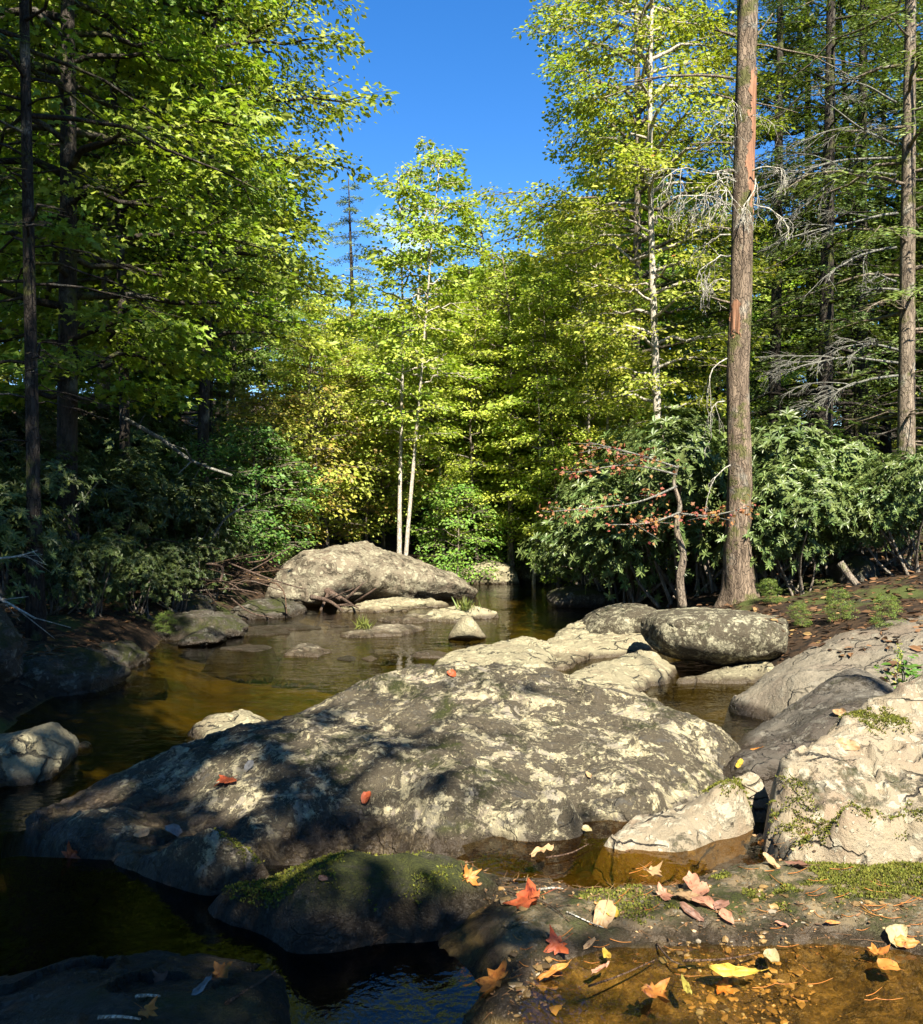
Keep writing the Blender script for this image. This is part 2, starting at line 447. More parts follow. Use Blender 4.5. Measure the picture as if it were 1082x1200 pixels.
M['f_yellow'] = fall_mat('yellow_leaf', (0.370,0.232,0.020), (0.412,0.299,0.051), (0.180,0.093,0.010))
M['f_tan'] = fall_mat('tan_leaf', (0.283,0.170,0.077), (0.350,0.237,0.123), (0.154,0.077,0.036))
M['f_pink'] = fall_mat('salmon_leaf', (0.299,0.123,0.072), (0.340,0.186,0.113), (0.154,0.051,0.031))
M['f_pale'] = fall_mat('pale_leaf', (0.265,0.214,0.099), (0.297,0.252,0.136), (0.161,0.107,0.037))
M['f_brown'] = fall_mat('brown_leaf', (0.123,0.057,0.036), (0.175,0.093,0.062), (0.051,0.026,0.016))
M['f_grey'] = fall_mat('silver_leaf', (0.154,0.149,0.139), (0.196,0.190,0.180), (0.103,0.093,0.087))
M['f_olive'] = fall_mat('olive_leaf', (0.196,0.170,0.026), (0.247,0.206,0.041), (0.103,0.077,0.010))

# ------------------------------------------------------------------ camera, world, sun
cam = bpy.data.cameras.new('camera')
co = bpy.data.objects.new('camera', cam); COL.objects.link(co)
co.location = (0, 0, ZC); co.rotation_euler = (R(90), 0, 0)
cam.sensor_fit = 'VERTICAL'
cam.angle = 2*math.atan(600/F)
cam.clip_end = 2000; cam.clip_start = .05
SC.camera = co

SUN_AZ, SUN_EL = R(16), R(47)     # sun behind the camera and to its right
sdir = Vector((math.sin(SUN_AZ)*math.cos(SUN_EL), -math.cos(SUN_AZ)*math.cos(SUN_EL), math.sin(SUN_EL)))
sl = bpy.data.lights.new('sun', 'SUN'); sl.energy = 5.0; sl.angle = R(.53); sl.color = (1, .925, .79)
so = bpy.data.objects.new('sun', sl); COL.objects.link(so)
so.location = sdir*50; so.rotation_euler = sdir.to_track_quat('Z', 'Y').to_euler()

W = bpy.data.worlds.new('World'); SC.world = W; W.use_nodes = True
wn = W.node_tree; 
for n in list(wn.nodes): wn.nodes.remove(n)
b = NB(wn)
sky = b.n('ShaderNodeTexSky', sky_type='NISHITA'); sky.sun_disc = False
sky.sun_elevation = SUN_EL
sky.sun_rotation = math.atan2(sdir.x, sdir.y)
sky.altitude = 900; sky.air_density = 1.0; sky.dust_density = .1; sky.ozone_density = 2.0
gm = b.n('ShaderNodeGamma'); gm.inputs['Gamma'].default_value = 1.0
b.l(sky.outputs[0], gm.inputs[0])
hsv = b.n('ShaderNodeHueSaturation'); hsv.inputs['Saturation'].default_value = 1.36; hsv.inputs['Hue'].default_value = .507; b.l(gm.outputs[0], hsv.inputs['Color'])
tc = b.n('ShaderNodeTexCoord')
cd = Vector(((474-541)/F, 1, (600-272)/F)).normalized()
dp = b.n('ShaderNodeVectorMath', operation='DOT_PRODUCT'); b.l(tc.outputs['Generated'], dp.inputs[0]); dp.inputs[1].default_value = cd
cm = b.math('MULTIPLY', b.ramp(dp.outputs['Value'], .9993, 1.0), b.ramp(b.noise(b.mapping(tc.outputs['Generated'], (1, 1, 1.6)), 26, 5, .6, .4), .40, .75))
col = b.mix(b.math('MULTIPLY', cm, .8), hsv.outputs[0], (11, 12, 13.5))
bg = b.n('ShaderNodeBackground'); bg.inputs['Strength'].default_value = .06; b.l(col, bg.inputs['Color'])
wo = b.n('ShaderNodeOutputWorld'); b.l(bg.outputs[0], wo.inputs['Surface'])
SC.view_settings.view_transform = 'Standard'; SC.view_settings.look = 'None'
SC.view_settings.exposure = 2.1; SC.view_settings.gamma = 1
SC.render.engine = 'CYCLES'
SC.cycles.max_bounces = 6; SC.cycles.transparent_max_bounces = 12; SC.cycles.caustics_reflective = False
SC.cycles.use_denoising = True

# ------------------------------------------------------------------ terrain
YL = np.array([-40, 2, 4, 7, 9.7, 12.7, 16.5, 18.4, 20.5, 22, 25, 28, 31, 36, 60, 200.])
XL = np.array([-4, -3.1, -3.2, -3.5, -3.75, -4.1, -3.3, -3.1, -1.2, -.2, 1.4, 4, 8, 14, 34, 80.])
YR = np.array([-40, 4, 7.8, 10, 12, 16.5, 18.4, 20, 22, 24, 26, 30, 36, 60, 200.])
XR = np.array([4, 3.2, 3.2, 3.1, 3.0, 2.75, 2.4, 2.6, 3.4, 5, 7.5, 13, 20, 40, 90.])
def terr(x, y):
    x = np.atleast_1d(np.asarray(x, float)); y = np.atleast_1d(np.asarray(y, float))
    xl = np.interp(y, YL, XL); xr = np.interp(y, YR, XR)
    q = np.stack([x*.5, y*.5, x*0], -1)
    wob = fbm(q, 3)*.35
    do = np.maximum(xl - x, x - xr) + wob
    out = np.maximum(do, 0); inn = np.maximum(-do, 0)
    far = 40*(1-np.exp(-out/60))
    z = ZS + .30*(1-np.exp(-out/.45)) + np.where(x > 0, .30, .26)*far + fbm(q*2.2+5, 4)*.10*np.minimum(1, out)
    z = z + np.maximum(0, y-40)*.10*np.minimum(1, out/5)
    z = np.where(do < 0, ZS - .04 - np.minimum(.34, .32*inn) + fbm(q*3, 3)*.05*np.minimum(1, inn), z)
    return z
def tz(x, y): return float(terr([x], [y])[0])

def axis(a, c, dn, df):
    v = [0.0]; s = dn
    while v[-1] < c: v.append(v[-1]+s); s = dn + (df-dn)*min(1, max(0, (v[-1]-a)/(c-a)))
    return np.array(v)
xs = axis(7, 160, .14, 8); xs = np.concatenate([-xs[:0:-1], xs])
yf = axis(24, 260, .16, 9); yb = axis(3, 70, .3, 8)
ys = np.concatenate([-yb[:0:-1], yf])
gx, gy = np.meshgrid(xs, ys)
gz = terr(gx.ravel(), gy.ravel())
nx, ny = len(xs), len(ys)
ii, jj = np.meshgrid(np.arange(nx-1), np.arange(ny-1))
a_ = (jj*nx+ii).ravel()
g = Geo(); g.add(np.stack([gx.ravel(), gy.ravel(), gz], -1), np.stack([a_, a_+1, a_+nx+1, a_+nx], -1))
ground = g.obj('ground', M['litter']); tag(ground, kind='structure')

SURF = []           # (V, F) of surfaces things may lie on
def register(V, Fc): SURF.append((V, Fc))

# ------------------------------------------------------------------ height-field rocks
def tps(P, Q, reg=1e-4):
    P = np.asarray(P, float); n = len(P)
    def phi(r2): return np.where(r2 > 1e-12, .5*r2*np.log(r2+1e-12), 0)
    A = phi(((P[:, None, :2]-P[None, :, :2])**2).sum(-1)) + reg*np.eye(n)
    B = np.concatenate([np.ones((n, 1)), P[:, :2]], 1)
    L = np.zeros((n+3, n+3)); L[:n, :n] = A; L[:n, n:] = B; L[n:, :n] = B.T
    w = np.linalg.solve(L, np.concatenate([P[:, 2], np.zeros(3)]))
    out = np.zeros(len(Q))
    for s in range(0, len(Q), 20000):
        q = Q[s:s+20000]
        out[s:s+20000] = phi(((q[:, None]-P[None, :, :2])**2).sum(-1)) @ w[:n] + w[n] + q @ w[n+1:]
    return out

def inside(poly, q):
    x, y = q[:, 0], q[:, 1]; r = np.zeros(len(q), bool); n = len(poly)
    for i in range(n):
        x1, y1 = poly[i]; x2, y2 = poly[(i+1) % n]
        c = ((y1 > y) != (y2 > y)) & (x < (x2-x1)*(y-y1)/(y2-y1+1e-12)+x1)
        r ^= c
    return r
def sdist(poly, q):
    d = np.full(len(q), 1e9); n = len(poly)
    for i in range(n):
        a = np.asarray(poly[i], float); e = np.asarray(poly[(i+1) % n], float)-a
        t = np.clip(((q-a)@e)/(e@e+1e-12), 0, 1)
        d = np.minimum(d, np.linalg.norm(q-a-t[:, None]*e, axis=1))
    return np.where(inside(poly, q), d, -d)

def grid_mesh(X, Y, Z, keep):
    ny_, nx_ = X.shape
    i, j = np.meshgrid(np.arange(nx_-1), np.arange(ny_-1)); a = (j*nx_+i)
    k = keep[:-1, :-1] | keep[1:, :-1] | keep[:-1, 1:] | keep[1:, 1:]
    a = a[k]
    Q = np.stack([a, a+1, a+nx_+1, a+nx_], -1)
    used = np.unique(Q); mp = -np.ones(nx_*ny_, int); mp[used] = np.arange(len(used))
    V = np.stack([X.ravel(), Y.ravel(), Z.ravel()], -1)[used]
    return V, mp[Q]

def facets_n(p, seed, warp=.35):
    p = p + warp*np.stack([vnoise(p*1.7+seed), vnoise(p*1.7+seed+31), vnoise(p*1.7+seed+57)], -1)
    i = np.floor(p).astype(int)
    best = np.full(len(p), 1e9); out = np.zeros(len(p))
    def hsh(c, k): return _val[_perm[(_perm[(_perm[(c[:, 0]+k*17+seed) & 511]+c[:, 1]) & 511]+c[:, 2]) & 511]]
    for dx in (-1, 0, 1):
        for dy in (-1, 0, 1):
            for dz in (-1, 0, 1):
                c = i+np.array([dx, dy, dz])
                ce = c+.5+.45*np.stack([hsh(c, 0), hsh(c, 1), hsh(c, 2)], -1)
                r = p-ce; d = (r*r).sum(1)
                v = .45*hsh(c, 3)+(r*np.stack([hsh(c, 4), hsh(c, 5), hsh(c, 6)], -1)).sum(1)*.9
                m = d < best; best[m] = d[m]; out[m] = v[m]
    return out

FACET = 1.0
def rock_noise(V, amp, seed, s=1.0, fol=None):
    p = V*s + seed*3.7
    n = fbm(p*1.6, 5, .55)*1.0 + .5*fbm(p*8, 5, .65) + .16*ridged(p*21, 2) + .30*(ridged(p*2.3, 3)-.5)
    if fol is not None:
        c, sn = math.cos(R(fol)), math.sin(R(fol))
        q = np.stack([(p[:, 0]*c+p[:, 1]*sn)*1.0, (-p[:, 0]*sn+p[:, 1]*c)*7, p[:, 2]*7], -1)
        n = n + .45*(ridged(q, 3)-.4)
    n = n*.75+FACET*(.62*facets_n(p*2.6, int(seed)) + .30*facets_n(p*6.5, int(seed)+5))
    return n*amp

def hf_rock(name, pts, low, label, m, res=.02, amp=.03, seed=1, cat='rock', group=None, fol=None, kind=None, terrace=0):
    """pts: surface points; low: ring of points below ground that closes the shape"""
    P = np.array(pts + low, float)
    poly = [p[:2] for p in low]
    lo, hi = P[:, :2].min(0), P[:, :2].max(0)
    X, Y = np.meshgrid(np.arange(lo[0], hi[0]+res, res), np.arange(lo[1], hi[1]+res, res))
    q = np.stack([X.ravel(), Y.ravel()], -1)
    Z = tps(P, q)
    V = np.stack([q[:, 0], q[:, 1], Z], -1)
    Z = Z + rock_noise(V, amp, seed, 1, fol)
    if terrace:
        k = .07; st = np.floor(Z/k+.3*fbm(V*1.5+3, 3)) ; fr = Z/k+.3*fbm(V*1.5+3, 3)-st
        Z = Z + terrace*k*(np.clip((fr-.5)*2.2+.5, 0, 1)-fr)
    sd = sdist(poly, q)
    Z = Z - .55*(np.clip((.16-sd)/.16, 0, 1.6))**2
    keep = (sd > -.05).reshape(X.shape)
    V, Q = grid_mesh(X, Y, Z.reshape(X.shape), keep)
    register(V, Q)
    o0 = np.array([V[:, 0].mean(), V[:, 1].mean(), np.percentile(V[:, 2], 10)])
    g = Geo(); g.add(V, Q)
    o = g.obj(name, m, origin=o0)
    tag(o, label, cat if not kind else None, group, kind or 'thing')
    return o

def slab_rock(name, poly, zb, h, label, m, res=.025, amp=.02, seed=1, edge=.22, tilt=(0, 0), pw=.42, cat='rock', group=None, fol=None, rag=.12):
    poly = [np.asarray(p, float)[:2] for p in poly]
    A = np.array(poly); lo, hi = A.min(0)-.25, A.max(0)+.25
    X, Y = np.meshgrid(np.arange(lo[0], hi[0], res), np.arange(lo[1], hi[1], res))
    q = np.stack([X.ravel(), Y.ravel()], -1)
    p3 = np.stack([q[:, 0], q[:, 1], q[:, 0]*0+seed], -1)
    sd = sdist(poly, q) + rag*fbm(p3*2.4, 4)
    c = A.mean(0)
    Z = zb + np.where(sd > 0, h*np.clip(sd/edge, 0, 1)**pw, sd*2.0)
    Z = Z + np.clip(sd/edge, 0, 1)*((q-c)@np.array(tilt))
    Z = Z + rock_noise(np.stack([q[:, 0], q[:, 1], Z], -1), amp, seed, 1.3, fol)*np.clip(sd/.1+.4, 0, 1)
    V, Q = grid_mesh(X, Y, Z.reshape(X.shape), (sd > -.14).reshape(X.shape))
    register(V, Q)
    o0 = np.array([c[0], c[1], zb]); g = Geo(); g.add(V, Q)
    o = g.obj(name, m, origin=o0); tag(o, label, cat, group, 'thing'); return o

def loft_rock(name, st, d, thick, label, m, n=60, sides=56, amp=.04, seed=1, cat='boulder', group=None, lean=0.0, sq=.75, ns=1.0, facets=7, dslope=0.0):
    """st: (px, ytop, ybottom) silhouettes at depth d; real thickness front to back = thick (half)"""
    st = np.array(st, float)
    S = catmull(st, n)
    hm = (st[:, 2]-st[:, 1]).max()
    V = []
    a = np.linspace(0, 2*np.pi, sides, endpoint=False)
    for (px, y0, y1) in S:
        dd = d + dslope*(px-st[:, 0].mean())/F*d
        top, bot = at(px, y0, dd), at(px, y1, dd)
        c = (top+bot)/2; hz = max(.006, (top[2]-bot[2])/2)
        hy = thick*max(.03, min(1, 2*hz*F/dd/hm))**.6
        ca, sa = np.cos(a), np.sin(a)
        ex = lambda v: np.sign(v)*np.abs(v)**sq
        V.append(np.stack([np.full(sides, c[0]), c[1]+hy*ex(ca)+lean*hz*ex(sa), c[2]+hz*ex(sa)], -1))
    V = np.array(V).reshape(-1, 3)
    C = V.mean(0)
    D = V-C; rr = np.linalg.norm(D, axis=1)[:, None]+1e-9
    rng = np.random.RandomState(seed)
    ext = np.abs(D).max(0)
    for k in range(facets):            # soft flat facets
        nrm = rng.normal(size=3); nrm[2] *= .6; nrm = unit(nrm)
        pr = D@nrm; lim = np.percentile(pr, 100)*rng.uniform(.80, .93)
        over = np.maximum(0, pr-lim)
        D = D - (over*.8)[:, None]*nrm
    V = C + D
    V = V + (V-C)/rr*rock_noise(V, amp, seed, ns)[:, None]
    i = np.arange(n-1)[:, None]*sides; j = np.arange(sides)[None]; j2 = (j+1) % sides
    Q = np.stack([i+j, i+j2, i+sides+j2, i+sides+j], -1).reshape(-1, 4)
    c0, c1 = len(V), len(V)+1
    V = np.concatenate([V, V[:sides].mean(0)[None], V[(n-1)*sides:].mean(0)[None]])
    T0 = np.stack([np.arange(sides), np.full(sides, c0), (np.arange(sides)+1) % sides], -1)
    bb = (n-1)*sides
    T1 = np.stack([bb+np.arange(sides), bb+(np.arange(sides)+1) % sides, np.full(sides, c1)], -1)
    o0 = np.array([C[0], C[1], V[:, 2].min()])
    g = Geo(); g.add(V, [Q, T0, T1])
    SURF.append((V, np.concatenate([Q[:, [0, 1, 2]], Q[:, [0, 2, 3]], T0, T1])))
    o = g.obj(name, m, origin=o0); tag(o, label, cat, group, 'thing'); return o

A = lambda *t: [tuple(at(*p)) for p in t]
Z_ = lambda z, *t: [tuple(onz(p[0], p[1], z)) for p in t]

# near bedrock shelf
shelf_pts = (Z_(.05, (640, 1060), (700, 1050)) + Z_(.075, (900, 1045), (960, 1060)) + Z_(.10, (880, 1010), (1000, 1030), (1082, 1045), (1180, 1050))
   + Z_(.04, (640, 1110), (720, 1085), (800, 1085), (900, 1090), (1000, 1090), (1100, 1100)) + Z_(-.055, (660, 1160), (760, 1152), (860, 1145), (960, 1145), (1082, 1155), (1200, 1155))
   + Z_(-.085, (640, 1215), (760, 1230), (900, 1230), (1060, 1220), (1200, 1240)) + Z_(.03, (600, 1060), (580, 1110), (600, 1140))
   + [(.4,4.12,-.10),(.6,4.12,-.13),(.8,4.1,-.13),(1.0,4.14,-.12),(1.18,4.25,-.09),(.7,3.97,-.07),(.9,3.97,-.06),(.5,4.0,-.07),(.6,4.35,-.15),(.9,4.4,-.15),(1.2,4.45,-.12),(1.05,4.02,-.05)] + Z_(-.06, (590, 1025), (540, 1012))
   + Z_(.01, (590, 1180), (585, 1240)) + Z_(-.16, (545, 1180), (490, 1160), (460, 1200), (540, 1260)) + Z_(-.28, (300, 1180), (380, 1150), (150, 1190), (400, 1240), (150, 1080), (240, 1060), (20, 1120), (60, 1040)))
shelf_low = [(-2.6, 1.2, -.5), (2.8, 1.2, -.3), (3.4, 3.3, -.1), (2.9, 4.4, -.25), (1.6, 4.9, -.4), (.5, 4.7, -.4), (-1, 4.6, -.45), (-2.6, 4.6, -.5)]
hf_rock('bedrock', shelf_pts, shelf_low, None, M['shelf'], res=.014, amp=.028, seed=3, kind='structure')

# main rock across the middle
main_pts = A((130,940,5.0),(250,900,5.1),(350,880,5.1),(350,960,4.6),(500,955,4.5),(500,900,4.85),(500,850,5.4),(500,803,6.0),(500,781,6.5),
  (420,799,6.25),(380,819,6.05),(320,845,5.9),(230,872,5.8),(140,912,5.6),(600,784,6.4),(650,793,6.3),(720,809,6.1),(790,830,5.9),(845,858,5.7),
  (700,850,5.6),(700,900,5.0),(650,950,4.62),(760,900,5.1),(820,890,5.35),(620,880,5.1),(240,960,4.7),(420,840,5.7),(580,950,4.5))
main_pts += A((90,950,4.95),(150,985,4.4),(190,940,4.95),(200,1000,4.3),(260,1000,4.25),(310,985,4.4)) + Z_(-.05, (42, 955)) + Z_(-.07, (75, 992), (130, 1042)) + Z_(-.05, (240, 1045), (330, 1030)) + Z_(.0, (420, 1012), (540, 1006), (620, 996), (690, 985)) + Z_(.02, (760, 955), (820, 925), (860, 900))
main_low = [tuple(at(-30,1,5.5)[:2])+(-.5,), tuple(onz(40,1085,-.4)[:2])+(-.5,), tuple(onz(240,1120,-.3)[:2])+(-.4,), tuple(onz(420,1090,-.3)[:2])+(-.3,),
  tuple(onz(560,1080,-.3)[:2])+(-.3,), tuple(onz(700,1060,-.3)[:2])+(-.3,), (1.15,4.65,-.3), (1.8,5.2,-.2), (1.95,5.75,-.1), (1.75,6.4,-.3), (1.1,6.9,-.35), (.4,7.3,-.4), (-.7,7.1,-.4), (-1.5,6.6,-.5), (-2.3,6.2,-.5), (-2.9,5.7,-.5)]
hf_rock('boulder', main_pts, main_low, 'long lichen spotted rock across the middle with tree shadows falling over it', M['main'], res=.015, amp=.046, seed=11, cat='boulder', fol=25)

# mossy rock in front of it
mm_pts = Z_(-.04, (210, 1090), (330, 1130), (450, 1128), (570, 1112), (600, 1060)) + A((250,1060,3.65),(330,1030,3.75),(420,1000,3.9),(500,1003,3.9),(560,1020,3.85),(420,1045,3.55),(500,1060,3.5),(340,1085,3.4),(520,1090,3.3),(460,1105,3.2)) + A((420,1005,4.1),(320,1035,4.0))
mm_low = [tuple(onz(160,1085,-.2)[:2])+(-.3,), tuple(onz(320,1165,-.2)[:2])+(-.3,), tuple(onz(460,1160,-.2)[:2])+(-.3,), tuple(onz(600,1130,-.2)[:2])+(-.2,), tuple(onz(660,1070,-.2)[:2])+(-.2,), (.25,4.2,-.25), (-.3,4.35,-.3), (-.9,4.3,-.3), (-1.3,3.95,-.3)]
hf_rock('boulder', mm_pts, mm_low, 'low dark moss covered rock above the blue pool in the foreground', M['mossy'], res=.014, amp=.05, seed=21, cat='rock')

# dark low rock at the bottom left
dl_pts = Z_(.03, (60, 1175), (150, 1150), (250, 1160), (300, 1185)) + Z_(.05, (180, 1185), (100, 1200), (240, 1205)) + Z_(-.06, (0, 1160), (130, 1122), (260, 1128), (335, 1165), (345, 1220)) + Z_(.02, (60, 1260), (200, 1290), (300, 1260))
dl_low = [tuple(onz(-60,1150,-.2)[:2])+(-.25,), (-1.5,1.9,-.2), (-.3,1.9,-.2), tuple(onz(390,1240,-.2)[:2])+(-.25,), tuple(onz(380,1150,-.2)[:2])+(-.25,), tuple(onz(270,1100,-.2)[:2])+(-.25,), tuple(onz(110,1090,-.2)[:2])+(-.25,)]
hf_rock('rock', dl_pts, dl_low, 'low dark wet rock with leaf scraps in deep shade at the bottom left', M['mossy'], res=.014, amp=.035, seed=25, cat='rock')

# cream boulder at the right edge
cr_pts = Z_(.10, (885, 985), (935, 1012), (1000, 1016), (1082, 1018), (1180, 1020)) + A((905,905,4.55),(950,870,4.7),(1000,835,4.85),(1060,803,5.0),(1110,785,5.1),(930,940,4.25),(1000,930,4.25),(1000,880,4.55),(1082,900,4.4),(1082,960,4.1),(1160,880,4.5),(1160,970,4.1),(1082,840,4.75),(1000,980,4.02),(960,985,4.0),(1160,800,5.05))
cr_low = [tuple(onz(862,985,0)[:2])+(-.15,), tuple(onz(905,1035,0)[:2])+(-.12,), tuple(onz(1000,1045,0)[:2])+(-.12,), tuple(onz(1190,1050,0)[:2])+(-.12,), (3.5,4.4,-.1), (3.6,5.6,0), (2.6,5.75,-.1), (2.05,5.35,-.1), (1.6,4.85,-.1), (1.4,4.55,-.15)]
hf_rock('boulder', cr_pts, cr_low, 'cream coloured rock with tan leaves and a moss streak at the right edge', M['cream'], res=.014, amp=.05, seed=31, cat='boulder', fol=80, terrace=.5)

# low pale rock between the golden pool and the main rock
lp_pts = Z_(.0, (690, 990), (740, 995), (800, 998), (850, 985), (885, 960)) + A((725,968,4.45),(780,955,4.45),(820,935,4.65),(860,918,4.75),(892,908,4.8),(800,975,4.3),(850,960,4.4),(880,935,4.55)) + Z_(.03, (735, 962))
lp_low = [tuple(onz(668,992,0)[:2])+(-.15,), tuple(onz(740,1018,0)[:2])+(-.2,), tuple(onz(830,1014,0)[:2])+(-.2,), tuple(onz(905,975,0)[:2])+(-.1,), (1.72,4.75,-.1), (1.6,5.05,-.1), (1.25,5.0,-.15), (.85,4.75,-.15)]
hf_rock('rock', lp_pts, lp_low, 'low pale rock with a green mossy hollow beside the golden pool', M['cream'], res=.012, amp=.03, seed=41, fol=35)

# wet rock gully between main rock and cream boulder
gy_pts = A((860,885,5.6),(900,870,5.75),(940,845,5.9),(985,815,6.1),(1020,795,6.3),(870,862,6.1),(905,840,6.4),(950,812,6.7),(1000,785,6.9),(930,880,5.45),(900,905,5.15),(980,850,5.5),(1010,820,5.7))
gy_low = [(1.35,5.35,-.1), (1.5,4.95,-.1), (1.9,5.0,-.1), (2.35,5.2,0), (3.0,5.6,.1), (3.3,6.6,.1), (3.0,7.4,0), (2.2,7.0,-.35), (1.6,6.4,-.4)]
hf_rock('rock', gy_pts, gy_low, 'wet dark rock ramp between the smooth grey slab and the cream rock', M['gully'], res=.016, amp=.03, seed=51, fol=30)

# smooth grey slab at right
gs_pts = A((855,822,7.95),(880,835,7.7),(930,828,7.4),(880,805,8.1),(930,782,8.2),(980,765,8.2),(1040,760,8.0),(940,765,8.6),(980,745,8.8),(1030,732,8.9),(1085,722,9.0),(1150,720,9.0),(1000,800,7.5),(1060,800,7.4),(900,787,8.7))
gs_low = [(2.15,7.7,-.35), (2.5,7.3,-.35), (3.0,6.9,-.2), (3.8,6.7,0), (5.4,7.2,.2), (5.6,9.6,.1), (4.2,9.9,-.1), (3.3,9.6,-.2), (2.7,9.0,-.3), (2.25,8.3,-.4)]
hf_rock('boulder', gs_pts, gs_low, 'large smooth grey rock slab sloping into the water with soft shadows on it', M['grey'], res=.022, amp=.03, seed=61, cat='boulder')

# pale slabs by the water
W_ = lambda *t: [onz(p[0], p[1], ZS) for p in t]
slab_rock('rock_slab', W_((500,800),(520,772),(560,766),(610,758),(650,762),(648,790),(600,812)), ZS, 0.144, 'smooth pale yellow slab behind the long lichen rock', M['pale'], amp=.04, seed=71, edge=.3, tilt=(.03, .02))
slab_rock('rock_slab', W_((625,770),(648,748),(690,738),(745,742),(772,757),(760,768),(690,772),(660,785),(640,786)), ZS, 0.158, 'broad pale slab ending in a dark crack at the small brown pool', M['pale'], amp=.04, seed=72, edge=.25, tilt=(.05, .06), fol=10)
slab_rock('rock_slab', W_((640,812),(690,790),(740,782),(790,786),(800,793),(770,803),(740,812),(770,826),(700,840),(640,835)), ZS, 0.173, 'pale slab with a small upright spur in front of the mottled boulder', M['pale'], amp=.04, seed=73, edge=.25, tilt=(-.02, .05), fol=20)
slab_rock('rock_slab', W_((800,800),(830,790),(880,776),(940,772),(960,785),(920,797),(870,803)), ZS, 0.094, 'flat pinkish slab under the mottled boulder', M['pale'], amp=.04, seed=74, edge=.3)
slab_rock('rock_slab', W_((478,768),(500,763),(525,766),(520,771),(490,772)), ZS, 0.036, 'thin grey slab just breaking the water left of the pale yellow slab', M['grey'], seed=75, edge=.2)
slab_rock('rock_slab', W_((395,746),(430,738),(470,733),(492,738),(470,745),(420,748)), ZS, 0.086, 'low rock islet with a grass tuft in mid creek', M['boulder'], seed=76, edge=.3, rag=.25)
slab_rock('rock_slab', W_((490,728),(520,720),(560,719),(590,724),(560,728),(520,730)), ZS, 0.144, 'pale rock islet behind the small pointed stone', M['pale'], amp=.04, seed=77, edge=.3, rag=.4)
slab_rock('rock_slab', W_((455,727),(480,721),(505,723),(500,730),(470,731)), ZS, 0.072, 'low brown rock islet left of the pale one', M['boulder'], seed=78, edge=.25, rag=.3)
slab_rock('rock_slab', W_((400,716),(430,708),(480,706),(525,709),(490,714),(440,718)), ZS, 0.115, 'flat pale shelf at the foot of the big sloping boulder', M['pale'], amp=.04, seed=79, edge=.3, rag=.3)
slab_rock('rock_slab', W_((336,768),(350,760),(375,758),(388,764),(370,769)), ZS, 0.072, 'small pale stone awash in the left of the creek', M['boulder'], seed=80, edge=.2, rag=.15)
slab_rock('rock_slab', W_((388,773),(405,769),(422,771),(415,775)), ZS, 0.036, 'tiny dark wet stone in mid creek', M['bankrock'], seed=81, edge=.12, rag=.1)
slab_rock('rock_slab', W_((424,772),(435,769),(444,772),(434,775)), ZS, 0.022, 'tiny pale stone beside the dark wet one', M['boulder'], seed=82, edge=.12, rag=.08)
slab_rock('rock_slab', W_((180,742),(230,738),(330,733),(400,733),(380,738),(300,742),(220,747)), ZS, 0.043, 'long dark ledge awash near the left bank', M['bankrock'], seed=83, edge=.25, rag=.5)
slab_rock('rock_slab', W_((250,762),(290,757),(315,759),(300,763)), ZS, 0.022, 'dark wet ledge at the riffle left of mid creek', M['bankrock'], seed=84, edge=.2, rag=.3)
slab_rock('rock_slab', W_((215,862),(250,845),(300,838),(320,846),(310,868),(250,880)), ZS, 0.115, 'pale cream stone tucked behind the left of the long lichen rock', M['pale'], amp=.04, seed=85, edge=.35)
slab_rock('rock_slab', W_((625,674),(660,670),(700,672),(690,680),(640,682)), ZS, 0.086, 'far flat rock where the creek bends away', M['pale'], amp=.04, seed=86, edge=.4)

loft_rock('boulder', [(318,700,716),(335,668,718),(355,649,716),(385,643,712),(415,638,704),(450,645,702),(490,658,705),(530,673,708),(552,684,706),(565,694,702)], 18.2, 1.5,
  'big sloping grey boulder on the far left bank with a dark shaded end', M['boulder'], n=110, sides=90, amp=.10, seed=5, ns=.7, lean=-.15, dslope=.4)
loft_rock('boulder', [(757,738,748),(764,724,758),(785,716,768),(830,713,776),(880,717,772),(915,725,764),(928,733,752),(931,738,746)], 10.3, .75,
  'flat topped mottled boulder with a dark overhang in front of the dead trunk', M['mott'], n=100, sides=80, amp=.045, seed=8, lean=-.25, facets=5)
loft_rock('boulder', [(526,745,750),(531,737,750),(540,725,751),(548,721,752),(556,726,751),(565,740,749),(569,745,748)], 12.4, .26,
  'small pointed pale stone standing alone in mid creek', M['pale'], n=50, sides=40, amp=.02, seed=9, sq=.9, facets=4)
loft_rock('boulder', [(-80,880,912),(-50,872,913),(-15,866,912),(20,860,912),(46,852,912),(60,860,911),(72,878,909),(80,897,908)], 6.1, .45,
  'angular stone with one sunlit face at the left edge', M['pale'], n=60, sides=50, amp=.035, seed=12, sq=.7, facets=12)
loft_rock('boulder', [(74,873,882),(80,868,884),(88,870,884),(92,876,882)], 6.7, .06, 'pebble sized pale stone beside the angular stone', M['pale'], n=20, sides=18, amp=.01, seed=13)
loft_rock('boulder', [(88,876,884),(96,870,885),(104,872,884),(108,878,882)], 6.75, .07, 'rounded tan stone in shallow dark water', M['pale'], n=20, sides=18, amp=.01, seed=14)
loft_rock('boulder', [(684,734,744),(698,722,746),(720,713,748),(750,711,748),(772,719,746),(780,732,742)], 12.2, .8, 'half mossed boulder left of the flat topped mottled boulder', M['mott'], n=70, sides=60, amp=.06, seed=15)
loft_rock('boulder', [(535,676,690),(548,664,692),(570,658,692),(592,660,691),(604,672,690),(606,684,689)], 22.5, .8, 'far sunlit boulder at the end of the creek', M['pale'], n=60, sides=50, amp=.08, seed=16)
loft_rock('boulder', [(598,680,690),(608,664,690),(625,654,690),(642,658,689),(650,676,688)], 23.5, .7, 'far boulder in half shade right of the sunlit one', M['mott'], n=60, sides=50, amp=.08, seed=17)
